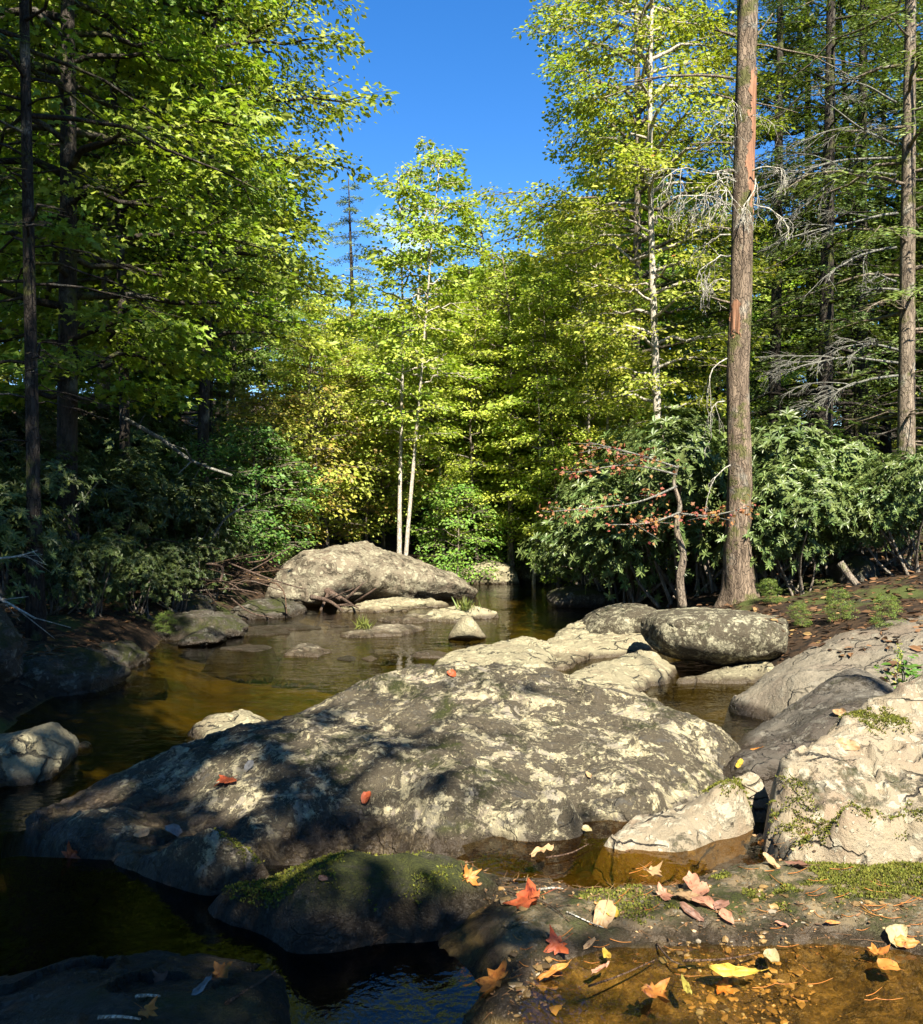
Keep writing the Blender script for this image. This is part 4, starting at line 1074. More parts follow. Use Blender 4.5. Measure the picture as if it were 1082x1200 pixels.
for k, (x, y, H, cb, Rm, nl, lb) in enumerate([
   (.3, -3.0, 12, 3.6, 3.9, 130, 'unseen leafy tree added just behind the viewpoint to shade the foreground pool'),
   (-3.0, -1.2, 13, 4.0, 3.4, 120, 'unseen leafy tree added behind and left of the viewpoint to shade the lower left'),
   (-3.2, 1.7, 19, 6.3, 3.3, 120, 'unseen tall leafy tree added left of the viewpoint to shade the left bank'),
   (-6.6, 3.4, 18, 5.0, 3.8, 80, 'unseen leafy tree added outside the left edge to shade the near left bank'),
   (5.6, -2.6, 13, 4.5, 3.0, 60, 'unseen leafy tree added behind the viewpoint on the right to dapple the smooth grey slab')]):
    z0 = tz(x, y)
    t_ = make_tree('broadleaf_tree', deciduous(700+k, H, cb, Rm, nl=nl, ns=8, nleaf=46, lsize=.14, tpl='diamond', tr=.16, bend=.2, up=.3, keep=lambda C: sun_cutout(C+np.array([x, y, z0]))), M['bark_mid'], M['leaf'], G_MID, lb, loc=(x, y, z0))
place(DEC[3], -8.6, 8.0, (1.1, 1.1, 1.0), 1.0, G_MID, 'unseen leafy tree added outside the left edge to shade the mossy ledge')  # another unseen tree, added only for its shade

# ------------------------------------------------------------------ things lying on the rocks
VV, FF, n0 = [], [], 0
for V, Q in SURF:
    VV.append(V); Q = np.asarray(Q)
    FF += [tuple(int(i)+n0 for i in f) for f in Q]; n0 += len(V)
gv = np.stack([gx.ravel(), gy.ravel(), gz], -1)
near = (np.abs(gx.ravel()) < 12) & (gy.ravel() > 0) & (gy.ravel() < 30)
qa = np.stack([a_, a_+1, a_+nx+1, a_+nx], -1); qa = qa[near[qa].all(1)]
VV.append(gv); FF += [tuple(int(i)+n0 for i in f) for f in qa]
BV = BVHTree.FromPolygons([Vector(v) for v in np.concatenate(VV)], FF)
EYE = Vector((0, 0, ZC))
def drop(px, py, level=None):
    d = Vector(((px-541)/F, 1, (600-py)/F)).normalized()
    h, n, i, t = BV.ray_cast(EYE, d)
    if h is None: h, n = Vector(onz(px, py, 0)), Vector((0, 0, 1))
    if n.z < 0: n = -n
    if level is not None and h.z < level:
        h, n = Vector(onz(px, py, level+.004)), Vector((0, 0, 1))
    return h, n
def down(x, y):
    h, n, i, t = BV.ray_cast(Vector((x, y, 4)), Vector((0, 0, -1)))
    return h, n

def leaf_mesh(kind, seed, size):
    rg = np.random.RandomState(seed)
    if kind == 'maple':
        key = [(-90, .12), (-78, .42), (-52, .60), (-38, .42), (-16, .72), (4, 1.0), (22, .60), (36, .55), (52, .78), (66, .52), (78, .80), (90, 1.12)]
        ang = [k[0] for k in key]+[180-k[0] for k in key[-2:0:-1]]
        rad = [k[1] for k in key]+[k[1] for k in key[-2:0:-1]]
    else:
        t = np.linspace(-90, 270, 22, endpoint=False)
        w = {'oval': .52, 'lance': .27, 'round': .75}[kind]
        ang, rad = [], []
        for a in t:
            x, y = w*math.cos(R(a))*(1-.25*math.sin(R(a))), math.sin(R(a))
            ang.append(math.degrees(math.atan2(y, x))); rad.append(math.hypot(x, y))
    a = np.radians(ang); r = np.array(rad)*(1+rg.normal(size=len(rad))*.05)
    c1, c2, tw = rg.uniform(.05, .75), rg.uniform(-.25, .5), rg.uniform(-.4, .4)
    V = [np.zeros((1, 3))]
    for f in (.45, .75, 1.0):
        x, y = np.cos(a)*r*f, np.sin(a)*r*f
        z = c1*x*x*.9+c2*y*y*.5+tw*x*y+.09*f*np.interp(np.arange(len(a)), np.arange(0, len(a)+2, 2), rg.normal(size=len(np.arange(0, len(a)+2, 2))))+.05*f*rg.normal(size=len(a))
        V.append(np.stack([x, y, z], -1))
    V = np.concatenate(V)*size*.5; n = len(a)
    j = np.arange(n); k = (j+1) % n
    g = Geo()
    T = np.stack([np.zeros(n, int), 1+j, 1+k], -1)
    Q = np.concatenate([np.stack([1+n*q+j, 1+n*(q+1)+j, 1+n*(q+1)+k, 1+n*q+k], -1) for q in (0, 1)])
    st = np.array([[0, -.02, 0], [.05, -.75 if kind == 'maple' else -1.0, .02], [.1, -1.25, .08]])*size*.5
    g.add(V, [T, Q])
    tube(g, st, [size*.008, size*.008, size*.006], 4)
    return g
FL = [
 (268,917,'maple',36,'red','orange red maple leaf flat on the left shoulder of the long lichen rock'),
 (85,1006,'maple',40,'red','red maple leaf in the shade at the dark left edge'),
 (432,936,'round',17,'red','small red leaf in the middle of the long lichen rock'),
 (585,1156,'maple',64,'orange','largest orange maple leaf, at the right rim of the blue pool'),
 (622,1060,'maple',60,'red','wide red maple leaf lying right of the mossy rock'),
 (548,1029,'maple',28,'orange','curled orange leaf on the moss at the right end of the mossy rock'),
 (766,1168,'maple',46,'orange','crumpled orange leaf in shallow water beside the olive leaf'),
 (846,1160,'maple',28,'orange','rusty leaf half under the long yellow leaf'),
 (1028,1122,'maple',30,'orange','orange maple leaf in shallow water near the right edge'),
 (1042,1136,'round',26,'orange','smaller orange leaf touching the maple leaf near the right edge'),
 (812,1042,'oval',36,'pink','topmost salmon leaf of the pile on the wet shelf'),
 (822,1050,'oval',34,'pink','salmon leaf in the middle of the pile on the wet shelf'),
 (806,1056,'oval',34,'tan','tan leaf at the left of the pile on the wet shelf'),
 (826,1061,'oval',30,'pink','folded salmon leaf at the right of the pile on the wet shelf'),
 (810,1070,'lance',32,'brown','thin brown leaf at the foot of the pile on the wet shelf'),
 (777,1053,'maple',28,'pink','pale salmon leaf left of the leaf pile'),
 (706,1076,'oval',42,'tan','tan leaf pointing left, overlapped by a small yellow one'),
 (718,1074,'round',18,'yellow','small yellow leaf on top of the tan one'),
 (708,1063,'lance',20,'orange','narrow orange leaf standing above the small yellow one'),
 (764,1026,'maple',32,'tan','tan leaf at the lip of the golden pool'),
 (846,1063,'oval',22,'brown','red brown leaf right of the leaf pile'),
 (852,1077,'oval',22,'pink','curled salmon leaf below the red brown one'),
 (903,1014,'oval',26,'tan','tan leaf on green moss beside the cream rock'),
 (940,1017,'maple',34,'brown','dull brown leaf at the foot of the cream rock'),
 (886,983,'oval',15,'tan','small tan leaf in the moss at the corner of the cream rock'),
 (896,988,'oval',13,'orange','tiny orange leaf next to the small tan one at the corner of the cream rock'),
 (860,1144,'lance',66,'yellow','long yellow leaf floating in the shallows'),
 (804,1160,'lance',32,'olive','olive green leaf floating left of the long yellow leaf'),
 (905,1127,'round',22,'pale','pale yellow leaf floating right of the long yellow leaf'),
 (704,1140,'lance',28,'pink','salmon leaf at the edge of the shallows'),
 (711,1123,'oval',17,'yellow','tiny yellow leaf above the salmon leaf at the edge of the shallows'),
 (648,1144,'lance',42,'orange','narrow orange yellow leaf right of the largest maple leaf'),
 (652,1110,'maple',38,'red','dark red leaf soaked in the small puddle'),
 (690,1108,'lance',22,'tan','narrow tan leaf beside the dark red soaked one'),
 (1048,1098,'round',30,'pale','pale yellow leaf floating near the right edge'),
 (1062,1107,'oval',26,'orange','orange leaf under the pale one near the right edge'),
 (636,1000,'lance',34,'tan','tan leaf at the left tip of the golden pool'),
 (688,976,'round',13,'pale','tiny cream leaf at the left tip of the low pale rock'),
 (994,874,'oval',26,'tan','larger tan leaf on the upper slope of the cream rock'),
 (985,838,'oval',20,'tan','smaller tan leaf near the crest of the cream rock'),
 (868,897,'oval',16,'yellow','yellow leaf in the wet gap above the low pale rock'),
 (200,974,'oval',26,'grey','silver grey leaf face down in shade on the long lichen rock'),
 (165,979,'oval',18,'tan','small tan leaf left of the silver grey one'),
 (190,1149,'maple',28,'brown','brown curled leaf in the dark lower left'),
 (259,1143,'maple',32,'orange','rusty maple leaf standing in the dark lower left'),
 (237,1162,'lance',36,'grey','pale grey leaf upright in the dark lower left'),
 (172,1190,'maple',30,'orange','orange leaf at the bottom edge in the dark lower left'),
 (292,901,'oval',18,'grey','silvery chip of leaf beside the orange red maple leaf'),
 (378,1030,'oval',12,'brown','tiny brown leaf on the dark mossy rock'),
 (690,910,'oval',10,'tan','tiny tan leaf on the right half of the long lichen rock'),
 (530,792,'round',12,'red','tiny red leaf near the crest of the long lichen rock'),
 (915,1086,'lance',16,'pink','small pink brown leaf at the waterline of the wet shelf'),
 (975,1084,'lance',18,'orange','small rust leaf on the wet shelf toward the right edge'),
 (888,690+190,'lance',14,'orange','orange leaf sliver on the wet rock ramp'),
]
for k, (px, py, kd, sz, c, lb) in enumerate(FL):
    under = 'soaked' in lb or 'half under' in lb
    lvl = None if under else (ZP if px > 590 and py > 960 else (-.082 if 540 < px <= 590 and py > 1100 else None))
    h, n = drop(px, py, lvl)
    d = h.y
    size = sz*d/F*1.03
    o = leaf_mesh(kd, 900+k, size).obj('fallen_leaf', M['f_'+c], origin=(0, 0, 0), smooth=True)
    rg = random.Random(k)
    q = (n+Vector((rg.uniform(-.15, .15), -.18+rg.uniform(-.12, .12), 0))).to_track_quat('Z', 'Y')
    o.rotation_mode = 'QUATERNION'
    o.rotation_quaternion = q @ Matrix.Rotation(rg.uniform(0, 6.28), 3, 'Z').to_quaternion()
    o.location = h+n*(.012+.04*size)
    tag(o, lb, 'leaf', 'fallen leaves', 'thing')

# twigs and pine needles
def ray_twig(name, pxs, r, m, label, cat='twig', group='twigs on the rocks', lift=.012):
    P = [np.array(drop(a, c, ZP if a > 590 and c > 960 else None)[0])+np.array([0, 0, lift]) for a, c in pxs]
    g = Geo(); P = catmull(P, 10); tube(g, P, np.linspace(r, r*.5, 10), 6, rough=.2)
    o = g.obj(name, m, origin=P[0]); tag(o, label, cat, group, 'thing'); return o
for pxs, r, m, lb in [
   ([(850,916),(868,922),(888,932)], .005, 'twig_brown', 'thin curved twig in the mossy hollow of the low pale rock'),
   ([(632,1046),(648,1044),(660,1045)], .006, 'twig_pale', 'short white twig beside the wide red maple leaf'),
   ([(664,1072),(690,1084),(708,1091)], .003, 'twig_pale', 'thin white twig left of the tan leaf pair'),
   ([(690,1160),(725,1148),(770,1128)], .004, 'twig_brown', 'brown twig along the edge of the shallows'),
   ([(770,1110),(785,1128),(800,1135)], .004, 'twig_brown', 'short brown twig pointing into the shallows'),
   ([(800,1130),(850,1128),(890,1120)], .005, 'twig_brown', 'brown twig lying above the long yellow leaf'),
   ([(595,1048),(640,1062),(668,1084)], .003, 'twig_brown', 'thin brown twig crossing the wide red leaf'),
   ([(160,1172),(175,1171),(188,1172)], .006, 'twig_pale', 'short bone white twig in the dark lower left'),
   ([(115,1197),(140,1196),(165,1199)], .006, 'twig_pale', 'pale twig at the bottom edge in the dark lower left'),
   ([(265,1180),(300,1158),(332,1136)], .007, 'twig_brown', 'mossy twig sloping up in the dark lower left'),
   ([(640,1008),(668,1003),(690,992)], .005, 'twig_brown', 'twig reaching across the tip of the golden pool'),
   ([(430,1116),(455,1098),(475,1104)], .003, 'twig_brown', 'bent stem at the waterline of the mossy rock')]:
    ray_twig('twig', pxs, r, M[m], lb)
rg = random.Random(3)
for k in range(64):
    if k < 40: px, py = rg.uniform(600, 1082), rg.uniform(1015, 1175)
    else: px, py = rg.choice([(rg.uniform(940, 1082), rg.uniform(1030, 1075)), (rg.uniform(600, 720), rg.uniform(1080, 1195))])
    a, L = rg.uniform(-.9, .9), rg.uniform(14, 34)
    o = ray_twig('pine_needle', [(px, py), (px+math.cos(a)*L*.5, py-math.sin(a)*L*.3+2), (px+math.cos(a)*L, py-math.sin(a)*L*.62)], .0016, M['twig_rust' if 'twig_rust' in M else 'f_orange'],
        'fallen rust coloured pine needle on the wet shelf at lower right', 'pine needle', 'fallen pine needles', .006)

# gravel in the shallows, moss cushions and forest litter: nobody could count these
def pebble_mat():
    m, nt = mat('gravel'); b = NB(nt)
    at_ = b.n('ShaderNodeAttribute'); at_.attribute_name = 'rnd'; r = at_.outputs['Fac']
    col = b.mix(b.ramp(r, 0, .7), (.03,.02,.009), (.20,.125,.045))
    col = b.mix(b.ramp(r, .93, .95), col, (.20,.17,.12))
    b.out(b.bsdf(col, .45, None, .4)); return m
ico = np.array([(0,0,1),(.89,0,.45),(.28,.85,.45),(-.72,.53,.45),(-.72,-.53,.45),(.28,-.85,.45),(.72,.53,-.45),(-.28,.85,-.45),(-.89,0,-.45),(-.28,-.85,-.45),(.72,-.53,-.45),(0,0,-1)])
icf = np.array([(0,1,2),(0,2,3),(0,3,4),(0,4,5),(0,5,1),(1,6,2),(2,7,3),(3,8,4),(4,9,5),(5,10,1),(6,7,2),(7,8,3),(8,9,4),(9,10,5),(10,6,1),(11,7,6),(11,8,7),(11,9,8),(11,10,9),(11,6,10)])
rg = np.random.RandomState(4)
g = Geo()
for k in range(12000):
    if k < 11000: x, y = rg.uniform(.15, 2.1), rg.uniform(2.5, 3.7)
    else: x, y = rg.uniform(.1, 2.2), rg.uniform(3.5, 4.2)
    h, n = down(x, y)
    if h is None or h.z > .075: continue
    mk = fbm([[x*2.2, y*2.2, 4]], 3)[0]
    if mk < -.12 or (h.z > .01 and rg.rand() < .75): continue
    s = rg.choice([.003, .0045, .007, .014], p=[.34, .33, .22, .11])*rg.uniform(.8, 1.3)
    V = ico*np.array([s*rg.uniform(.6, 1.7), s*rg.uniform(.6, 1.3), s*rg.uniform(.3, .7)])*(1+rg.normal(size=(12, 1))*.22)
    a = rg.rand()*6.28; V = V@np.array([[math.cos(a), math.sin(a), 0], [-math.sin(a), math.cos(a), 0], [0, 0, 1]])
    g.add(V+np.array(h)+np.array([0, 0, s*.25]), icf, rg.rand())
tag(g.obj('gravel', pebble_mat(), smooth=False), kind='stuff')

g = Geo(); rg = np.random.RandomState(44)
C, Nn = [], []
for k in range(5200):
    x, y = rg.uniform(.0, 2.3), rg.uniform(2.6, 4.25)
    if fbm([[x*2.7, y*2.7, 12]], 3)[0] < -.12: continue
    h, n = down(x, y)
    if h is None or h.z < -.03 or h.z > .16: continue
    C.append(h+n*.004); Nn.append(n)
C, Nn = np.array(C), np.array(Nn)
leaves(g, C, rg.normal(size=C.shape)*np.array([1, 1, .2]), Nn+rg.normal(size=C.shape)*.3, .006+.022*rg.rand(len(C))**3, 'oval', rg.rand(len(C)))
for k in range(500):
    c = C[rg.randint(len(C))]; a = rg.rand()*6.28; L = rg.uniform(.02, .07)
    tube(g, np.array([c, c+np.array([math.cos(a)*L, math.sin(a)*L, .004])]), [.0009, .0006], 3, rg.rand())
m, nt = mat('leaf_crumbs'); b = NB(nt); at_ = b.n('ShaderNodeAttribute'); at_.attribute_name = 'rnd'
c_ = b.mix(b.ramp(at_.outputs['Fac'], 0, .7), (.03,.018,.008), (.17,.085,.032)); c_ = b.mix(b.ramp(at_.outputs['Fac'], .8, .95), c_, (.30,.21,.10))
b.out(b.bsdf(c_, .7, None, .3))
tag(g.obj('leaf_crumbs', m, smooth=False), kind='stuff')

g = Geo()
def moss_patch(n, xr, yr, thr, size, seed, zmin=.0):
    rg = np.random.RandomState(seed)
    x, y = rg.uniform(*xr, n), rg.uniform(*yr, n)
    ex = np.maximum(np.abs((x-np.mean(xr))/(xr[1]-xr[0])), np.abs((y-np.mean(yr))/(yr[1]-yr[0])))*2
    mk = fbm(np.stack([x*3.1, y*3.1, x*0+seed], -1), 5, .6)-.5*np.clip((ex-.45)/.55, 0, 1)
    C, Nn = [], []
    for i in np.where(mk > thr)[0]:
        h, nn = down(x[i], y[i])
        if h is None or h.z < zmin or nn.z < .45: continue
        C.append(h); Nn.append(nn)
    if not C: return
    C, Nn = np.array(C), np.array(Nn)
    for q in range(3):
        D = Nn*1.0+rg.normal(size=C.shape)*.75
        leaves(g, C+rg.normal(size=C.shape)*np.array([.006, .006, 0]), D, np.cross(D, rg.normal(size=C.shape)), size*rg.uniform(.5, 1.2, len(C)), 'diamond', rg.rand(len(C)))
moss_patch(17100, (.95, 2.3), (3.45, 4.15), -.02, .0125, 1, .02)
moss_patch(8550, (1.15, 1.7), (3.75, 4.75), .05, .0125, 2, .02)
moss_patch(13300, (-1.2, .25), (3.3, 4.2), -.05, .0125, 3, .0)
moss_patch(4750, (.1, .95), (3.3, 4.1), .12, .0125, 4, .03)
moss_patch(2850, (1.95, 2.35), (4.55, 4.95), .02, .0125, 5, .1)
moss_patch(2280, (1.15, 1.5), (4.5, 4.85), .0, .0125, 6, .03)
mo = g.obj('moss', M['moss'], smooth=False, color=(.085,.09,.014)); tag(mo, kind='stuff')

g = Geo(); rg = np.random.RandomState(9)
C, Nn = [], []
while len(C) < 9000:
    y = rg.uniform(6.5, 24); x = rg.uniform(-.55*y-1, .55*y+1)
    xl, xr_ = np.interp(y, YL, XL), np.interp(y, YR, XR)
    if xl-.1 < x < xr_+.1: continue
    h, n = down(x, y)
    if h is None or h.z < ZS+.03: continue
    C.append(h+n*.01); Nn.append(n)
C, Nn = np.array(C), np.array(Nn)
leaves(g, C, rg.normal(size=C.shape)*np.array([1, 1, .15]), Nn+rg.normal(size=C.shape)*.35, rg.uniform(.05, .13, len(C)), 'oval', rg.rand(len(C)))
m, nt = mat('dead_leaves'); b = NB(nt); at_ = b.n('ShaderNodeAttribute'); at_.attribute_name = 'rnd'
c_ = b.mix(b.ramp(at_.outputs['Fac'], 0, .8), (.03,.016,.008), (.13,.068,.03)); c_ = b.mix(b.ramp(at_.outputs['Fac'], .9, .95), c_, (.2,.13,.05))
b.out(b.bsdf(c_, .8, None, .2))
tag(g.obj('leaf_litter', m, smooth=False), kind='stuff')

# ------------------------------------------------------------------ branches
def twigs(g, p, d, L, r, lev, rg, droop=.3, spread=.8, n=5, curl=.25, flat=1.0):
    k = 7; P = [np.array(p, float)]; d = unit(np.array(d, float))
    for i in range(k):
        d = unit(d+rg.normal(size=3)*curl*np.array([1, 1, flat])*.45+np.array([0, 0, -droop*.22]))
        P.append(P[-1]+d*L/k)
    P = np.array(P)
    tube(g, P, np.linspace(r, max(.0025, r*.35), k+1), 6 if lev > 1 else 4, rough=.15)
    if lev <= 0: return
    for i in range(n):
        u = rg.uniform(.2, .98); q = np.array([np.interp(u*k, np.arange(k+1), P[:, c]) for c in range(3)])
        dd = unit(P[min(k, int(u*k)+1)]-P[int(u*k)])
        s = rg.normal(size=3)*np.array([1, 1, flat]); s -= dd*(s@dd); s = unit(s)
        twigs(g, q, dd+s*spread*rg.uniform(.5, 1.2), L*rg.uniform(.35, .62)*(1.15-u*.5), max(.003, r*.5), lev-1, rg, droop, spread, n, curl, flat)

# dead trunk on the right bank
TD = 12.7
tp = [(869,735,23),(868,712,22),(867,690,19),(865,650,17.5),(867,560,15),(864.5,450,14.2),(868.5,350,13.8),(871,230,13.4),(874,100,12.6),(877,0,12),(880,-90,11.6),(882,-200,10)]
PT = np.array([at(a, c, TD) for a, c, w in tp]); RT = np.array([w*TD/F for a, c, w in tp])
org = PT[1].copy()
dt = empty('dead_tree', org, 'tall bare dead trunk with an orange strip of stripped wood and hanging bleached twigs', 'tree'); dt['kind'] = 'thing'
g = Geo(); n_ = 150
P_ = catmull(PT, n_); R_ = np.interp(np.linspace(0, 11, n_), np.arange(12), RT)*.93
sd_ = 26; an = np.linspace(0, 2*np.pi, sd_, endpoint=False)
q = np.stack([np.cos(an)[None]*3.2+P_[:, :1]*0, np.sin(an)[None]*3.2+P_[:, :1]*0, P_[:, 2:3]*1.3+an[None]*0], -1).reshape(-1, 3)
ro = 1+.10*fbm(q, 3).reshape(n_, sd_)+.07*ridged(q*np.array([2.4, 2.4, .8]), 3).reshape(n_, sd_)
flare = 1+.55*np.exp(-np.maximum(0, P_[:, 2:3]-org[2])/.25)*np.maximum(0, np.sin(an*2.5+1))[None]
rr = R_[:, None]*ro*flare*.95
V = P_[:, None]+rr[..., None]*np.stack([np.cos(an), np.sin(an), an*0], -1)[None]
i = np.arange(n_-1)[:, None]*sd_; j = np.arange(sd_)[None]; j2 = (j+1) % sd_
g.add(V.reshape(-1, 3)-org, np.stack([i+j, i+j2, i+sd_+j2, i+sd_+j], -1).reshape(-1, 4))
g.obj('trunk', M['bark_dead'], dt)
def strip(name, y0, y1, a0, a1, m, seed):
    """a ragged strip of bare wood wrapped on the trunk, 12 mm proud of it"""
    n1, n2 = 150, 30
    zs_ = np.linspace(at(0, y1, TD)[2], at(0, y0, TD)[2], n1)
    rgx = np.random.RandomState(seed)
    u = np.linspace(0, 1, n1)
    e0 = a0+.7*fbm(np.stack([u*14, u*0, u*0+seed+3], -1), 3)*(a1-a0)*.5+.35*fbm(np.stack([u*5, u*0, u*0+seed], -1), 3)*(a1-a0)+(a1-a0)*.42*np.maximum(0, .22-u)/.22
    e1 = a1+.2*fbm(np.stack([u*5, u*0+7, u*0+seed], -1), 3)*(a1-a0)-(a1-a0)*.42*np.maximum(0, u-.85)/.15
    VV_ = []
    for k, z in enumerate(zs_):
        c = np.array([np.interp(z, P_[:, 2], P_[:, 0]), TD]); r = np.interp(z, P_[:, 2], R_)*.95
        aa = np.linspace(e0[k], e1[k], n2)
        qq = np.stack([np.cos(aa)*3.2, np.sin(aa)*3.2, aa*0+z*1.3], -1)
        rr_ = r*(1+.10*fbm(qq, 3)+.07*ridged(qq*np.array([2.4, 2.4, .8]), 3))+.006+.006*fbm(np.stack([aa*6, aa*0+z*1.5, aa*0+seed], -1), 3)
        VV_.append(np.stack([c[0]+rr_*np.cos(aa), c[1]+rr_*np.sin(aa), aa*0+z], -1))
    V = np.array(VV_).reshape(-1, 3)-org
    i = np.arange(n1-1)[:, None]*n2; j = np.arange(n2-1)[None]
    Q = np.stack([i+j, i+j+1, i+n2+j+1, i+n2+j], -1).reshape(-1, 4)
    uu, ww = np.meshgrid(np.linspace(0, 1, n1-1), np.linspace(0, 1, n2-1), indexing='ij')
    edge = np.minimum(np.minimum(ww, 1-ww)*3.2, np.minimum(uu*2.2, (1-uu)*9)).ravel()
    mk = edge+.75*fbm(np.stack([ww.ravel()*5, uu.ravel()*22*(y1-y0)/178, uu.ravel()*0+seed], -1), 4)
    Q = Q[mk > .22]
    g = Geo(); g.add(V, Q); return g.obj(name, m, dt)
s1 = strip('bare_wood', 82, 260, R(-88), R(12), M['scar'], 3); s1['label'] = 'long orange strip of stripped wood high on the trunk'
s2 = strip('bare_wood', 352, 398, R(-160), R(-100), M['scar'], 4); s2['label'] = 'small orange patch of bare wood lower on the trunk'
rg = np.random.RandomState(14)
def dead(parent, og, name, p, d, L, r, lev, m, label=None, **k):
    g = Geo(); twigs(g, np.array(p)-np.array(og), d, L, r, lev, rg, **k); o = g.obj(name, m, parent)
    if label: o['label'] = label
    return o
for px, py, dx, dz, L, r in [(862,42,-1,.18,.32,.03),(860,92,-1,.02,1.55,.022),(858,168,-1,.06,.62,.016),(862,200,-.7,-.1,.35,.025),(856,268,-1,.1,.5,.012),(856,355,-1,.15,.45,.018),(884,46,.6,.9,.5,.018),(884,120,1,-.3,.6,.012),(858,116,-1,.15,.3,.02),(852,430,-1,.2,.4,.014),(882,52,1,-.15,1.5,.018)]:
    dead(dt, org, 'dead_limb', at(px, py, TD), (dx, -.15, dz), L, r, 1, M['bark_grey'], n=1, droop=.05, curl=.12)
for px, py, dx, L in [(856,205,-.9,.95),(858,215,-.6,1.2),(856,240,-1.2,.85),(857,250,-.4,1.2),(882,200,.6,.62),(884,215,.35,.95),(883,240,.5,.7),(856,300,-.5,.8),(860,190,-.3,1.35),(854,330,-.35,.7),(857,225,-.8,1.1),(856,275,-.9,.9),(858,205,-.45,1.4)]:
    dead(dt, org, 'hanging_twigs', at(px, py, TD-.2), (dx, -.25, .25), L*1.05, .012, 2, M['twig_pale'], n=5, droop=1.35, curl=.75, spread=.75)
for px, py, L in [(852,420,.9),(850,470,.7),(856,545,.7)]:
    dead(dt, org, 'hanging_twigs', at(px, py, TD-.25), (-.6, -.2, .0), L, .009, 2, M['twig_pale'], n=3, droop=1.5, curl=.5)

# bare lichen grey boughs of the conifer at the right edge
ct = [o for o in COL.objects if o.get('label', '').startswith('tall conifer with a sunlit')][0]
bpy.context.view_layer.update()
for px, py, dx, dz, L in [(1052,425,-1,.05,1.9),(1052,440,-1,-.12,1.7),(1052,410,-1,.2,1.2),(1050,330,-.8,.25,.6),(1053,340,-1,.08,.6),(1050,170,-1,.2,1.9),(1050,205,-1,.05,1.9),(1050,185,-1,-.05,2.0),(1052,250,-1,-.1,1.9),(1050,290,-1,-.1,1.5),(1050,120,-1,.35,1.2)]:
    dead(ct, np.array(ct.location), 'bare_bough', at(px, py, 14.0), (dx, -.45, dz), L, .022, 3 if py > 400 or 150 < py < 260 else 2, M['twig_grey'], n=5, droop=.25, curl=.25, spread=.7, flat=.45)

# sapling with red leaves in front of the thicket
SD = 12.0
sp = catmull([at(a, c, SD) for a, c in ((800,712),(797,680),(801,650),(793,620),(797,592),(790,566),(795,545))], 30)
so_ = sp[0].copy()
rs_ = empty('red_maple_sapling', so_, 'crooked pale stemmed sapling with red leaves on its level branches beside the dead trunk', 'tree'); rs_['kind'] = 'thing'
g = Geo(); tube(g, sp-so_, np.linspace(.06, .018, 30), 8, rough=.2); g.obj('trunk', M['bark_grey'], rs_)
gl, gb = Geo(), Geo()
rg2 = np.random.RandomState(8)
LC, LD, LN = [], [], []
for pxs in ([(798,600),(765,612),(730,615)],[(797,602),(835,604),(885,592)],[(793,570),(740,590),(640,600)],[(793,556),(735,545),(665,556)],[(794,548),(745,532),(690,518)]):
    P = catmull([at(a, c, SD-.25-k*.25) for k, (a, c) in enumerate(pxs)], 14)-so_
    tube(gb, P, np.linspace(.018, .004, 14), 5)
    for k in range(10):
        u = rg2.uniform(.25, 1); p = np.array([np.interp(u*13, np.arange(14), P[:, c]) for c in range(3)])
        d = unit(np.array([rg2.normal(), rg2.normal()*1.2, .25*rg2.normal()])); L = rg2.uniform(.15, .5)
        tube(gb, np.array([p, p+d*L]), [.005, .002], 4)
        n = 11
        LC.append(p+d*L*rg2.rand(n)[:, None]+rg2.normal(size=(n, 3))*.06); LD.append(rg2.normal(size=(n, 3))*np.array([1, 1, .4])+np.array([0, 0, -.4])); LN.append(np.array([0, -.5, .8])+rg2.normal(size=(n, 3))*.5)
LC, LD, LN = map(np.concatenate, (LC, LD, LN))
leaves(gl, LC, LD, LN, rg2.uniform(.03, .065, len(LC)), 'maple', rg2.rand(len(LC)))
gb.obj('branches', M['twig_grey'], rs_)
gl.obj('foliage', M['leafy'], rs_, smooth=False, color=(.24,.085,.04))

# pile of branches washed up on the left bank
rg = np.random.RandomState(31)
for k in range(46):
    px, py = rg.uniform(155, 275), rg.uniform(655, 702)
    d = 14.2+rg.rand()*1.6
    L = rg.uniform(.5, 1.6); a = rg.normal()*.34+(.18 if px > 220 else -.05)
    p = at(px, py, d)
    e = p+np.array([math.cos(a)*L, rg.normal()*.5, math.sin(a)*L*.8])
    p[2] = max(p[2], tz(p[0], p[1])+.02)
    g = Geo(); md = (p+e)/2+rg.normal(size=3)*.13
    P = catmull([p, md, e], 9); r = rg.choice([.006, .010, .016, .028], p=[.35, .3, .25, .1])
    tube(g, P, np.linspace(r, r*.55, 9), 7, rough=.2, seed=k)
    tag(g.obj('driftwood_branch', M['driftwood'] if k % 3 else M['twig_brown'], origin=p), 'bare brown branch in the tangled pile washed up on the left bank', 'branch', 'branches in the pile on the left bank', 'thing')
def log(pxs, d, r, m, label, dd=0, cat='branch', name='fallen_branch'):
    P = catmull([at(a, c, d+dd*k) for k, (a, c) in enumerate(pxs)], 16)
    g = Geo(); tube(g, P, np.linspace(r, r*.45, 16), 8, rough=.2)
    rgx = np.random.RandomState(len(label))
    for k in range(5):
        q = P[rgx.randint(5, 15)]; dv = unit(P[-1]-P[0])+rgx.normal(size=3)*.6
        tube(g, np.array([q, q+unit(dv)*rgx.uniform(.15, .5)*12*r**.5*.6]), [r*.4, r*.15], 5)
    tag(g.obj(name, m, origin=P[0]), label, cat, None, 'thing')
log([(372,686),(390,696),(418,713)], 16.6, .085, M['driftwood'], 'thick pale log leaning at the left end of the big sloping boulder', -.2, 'log', 'driftwood_log')
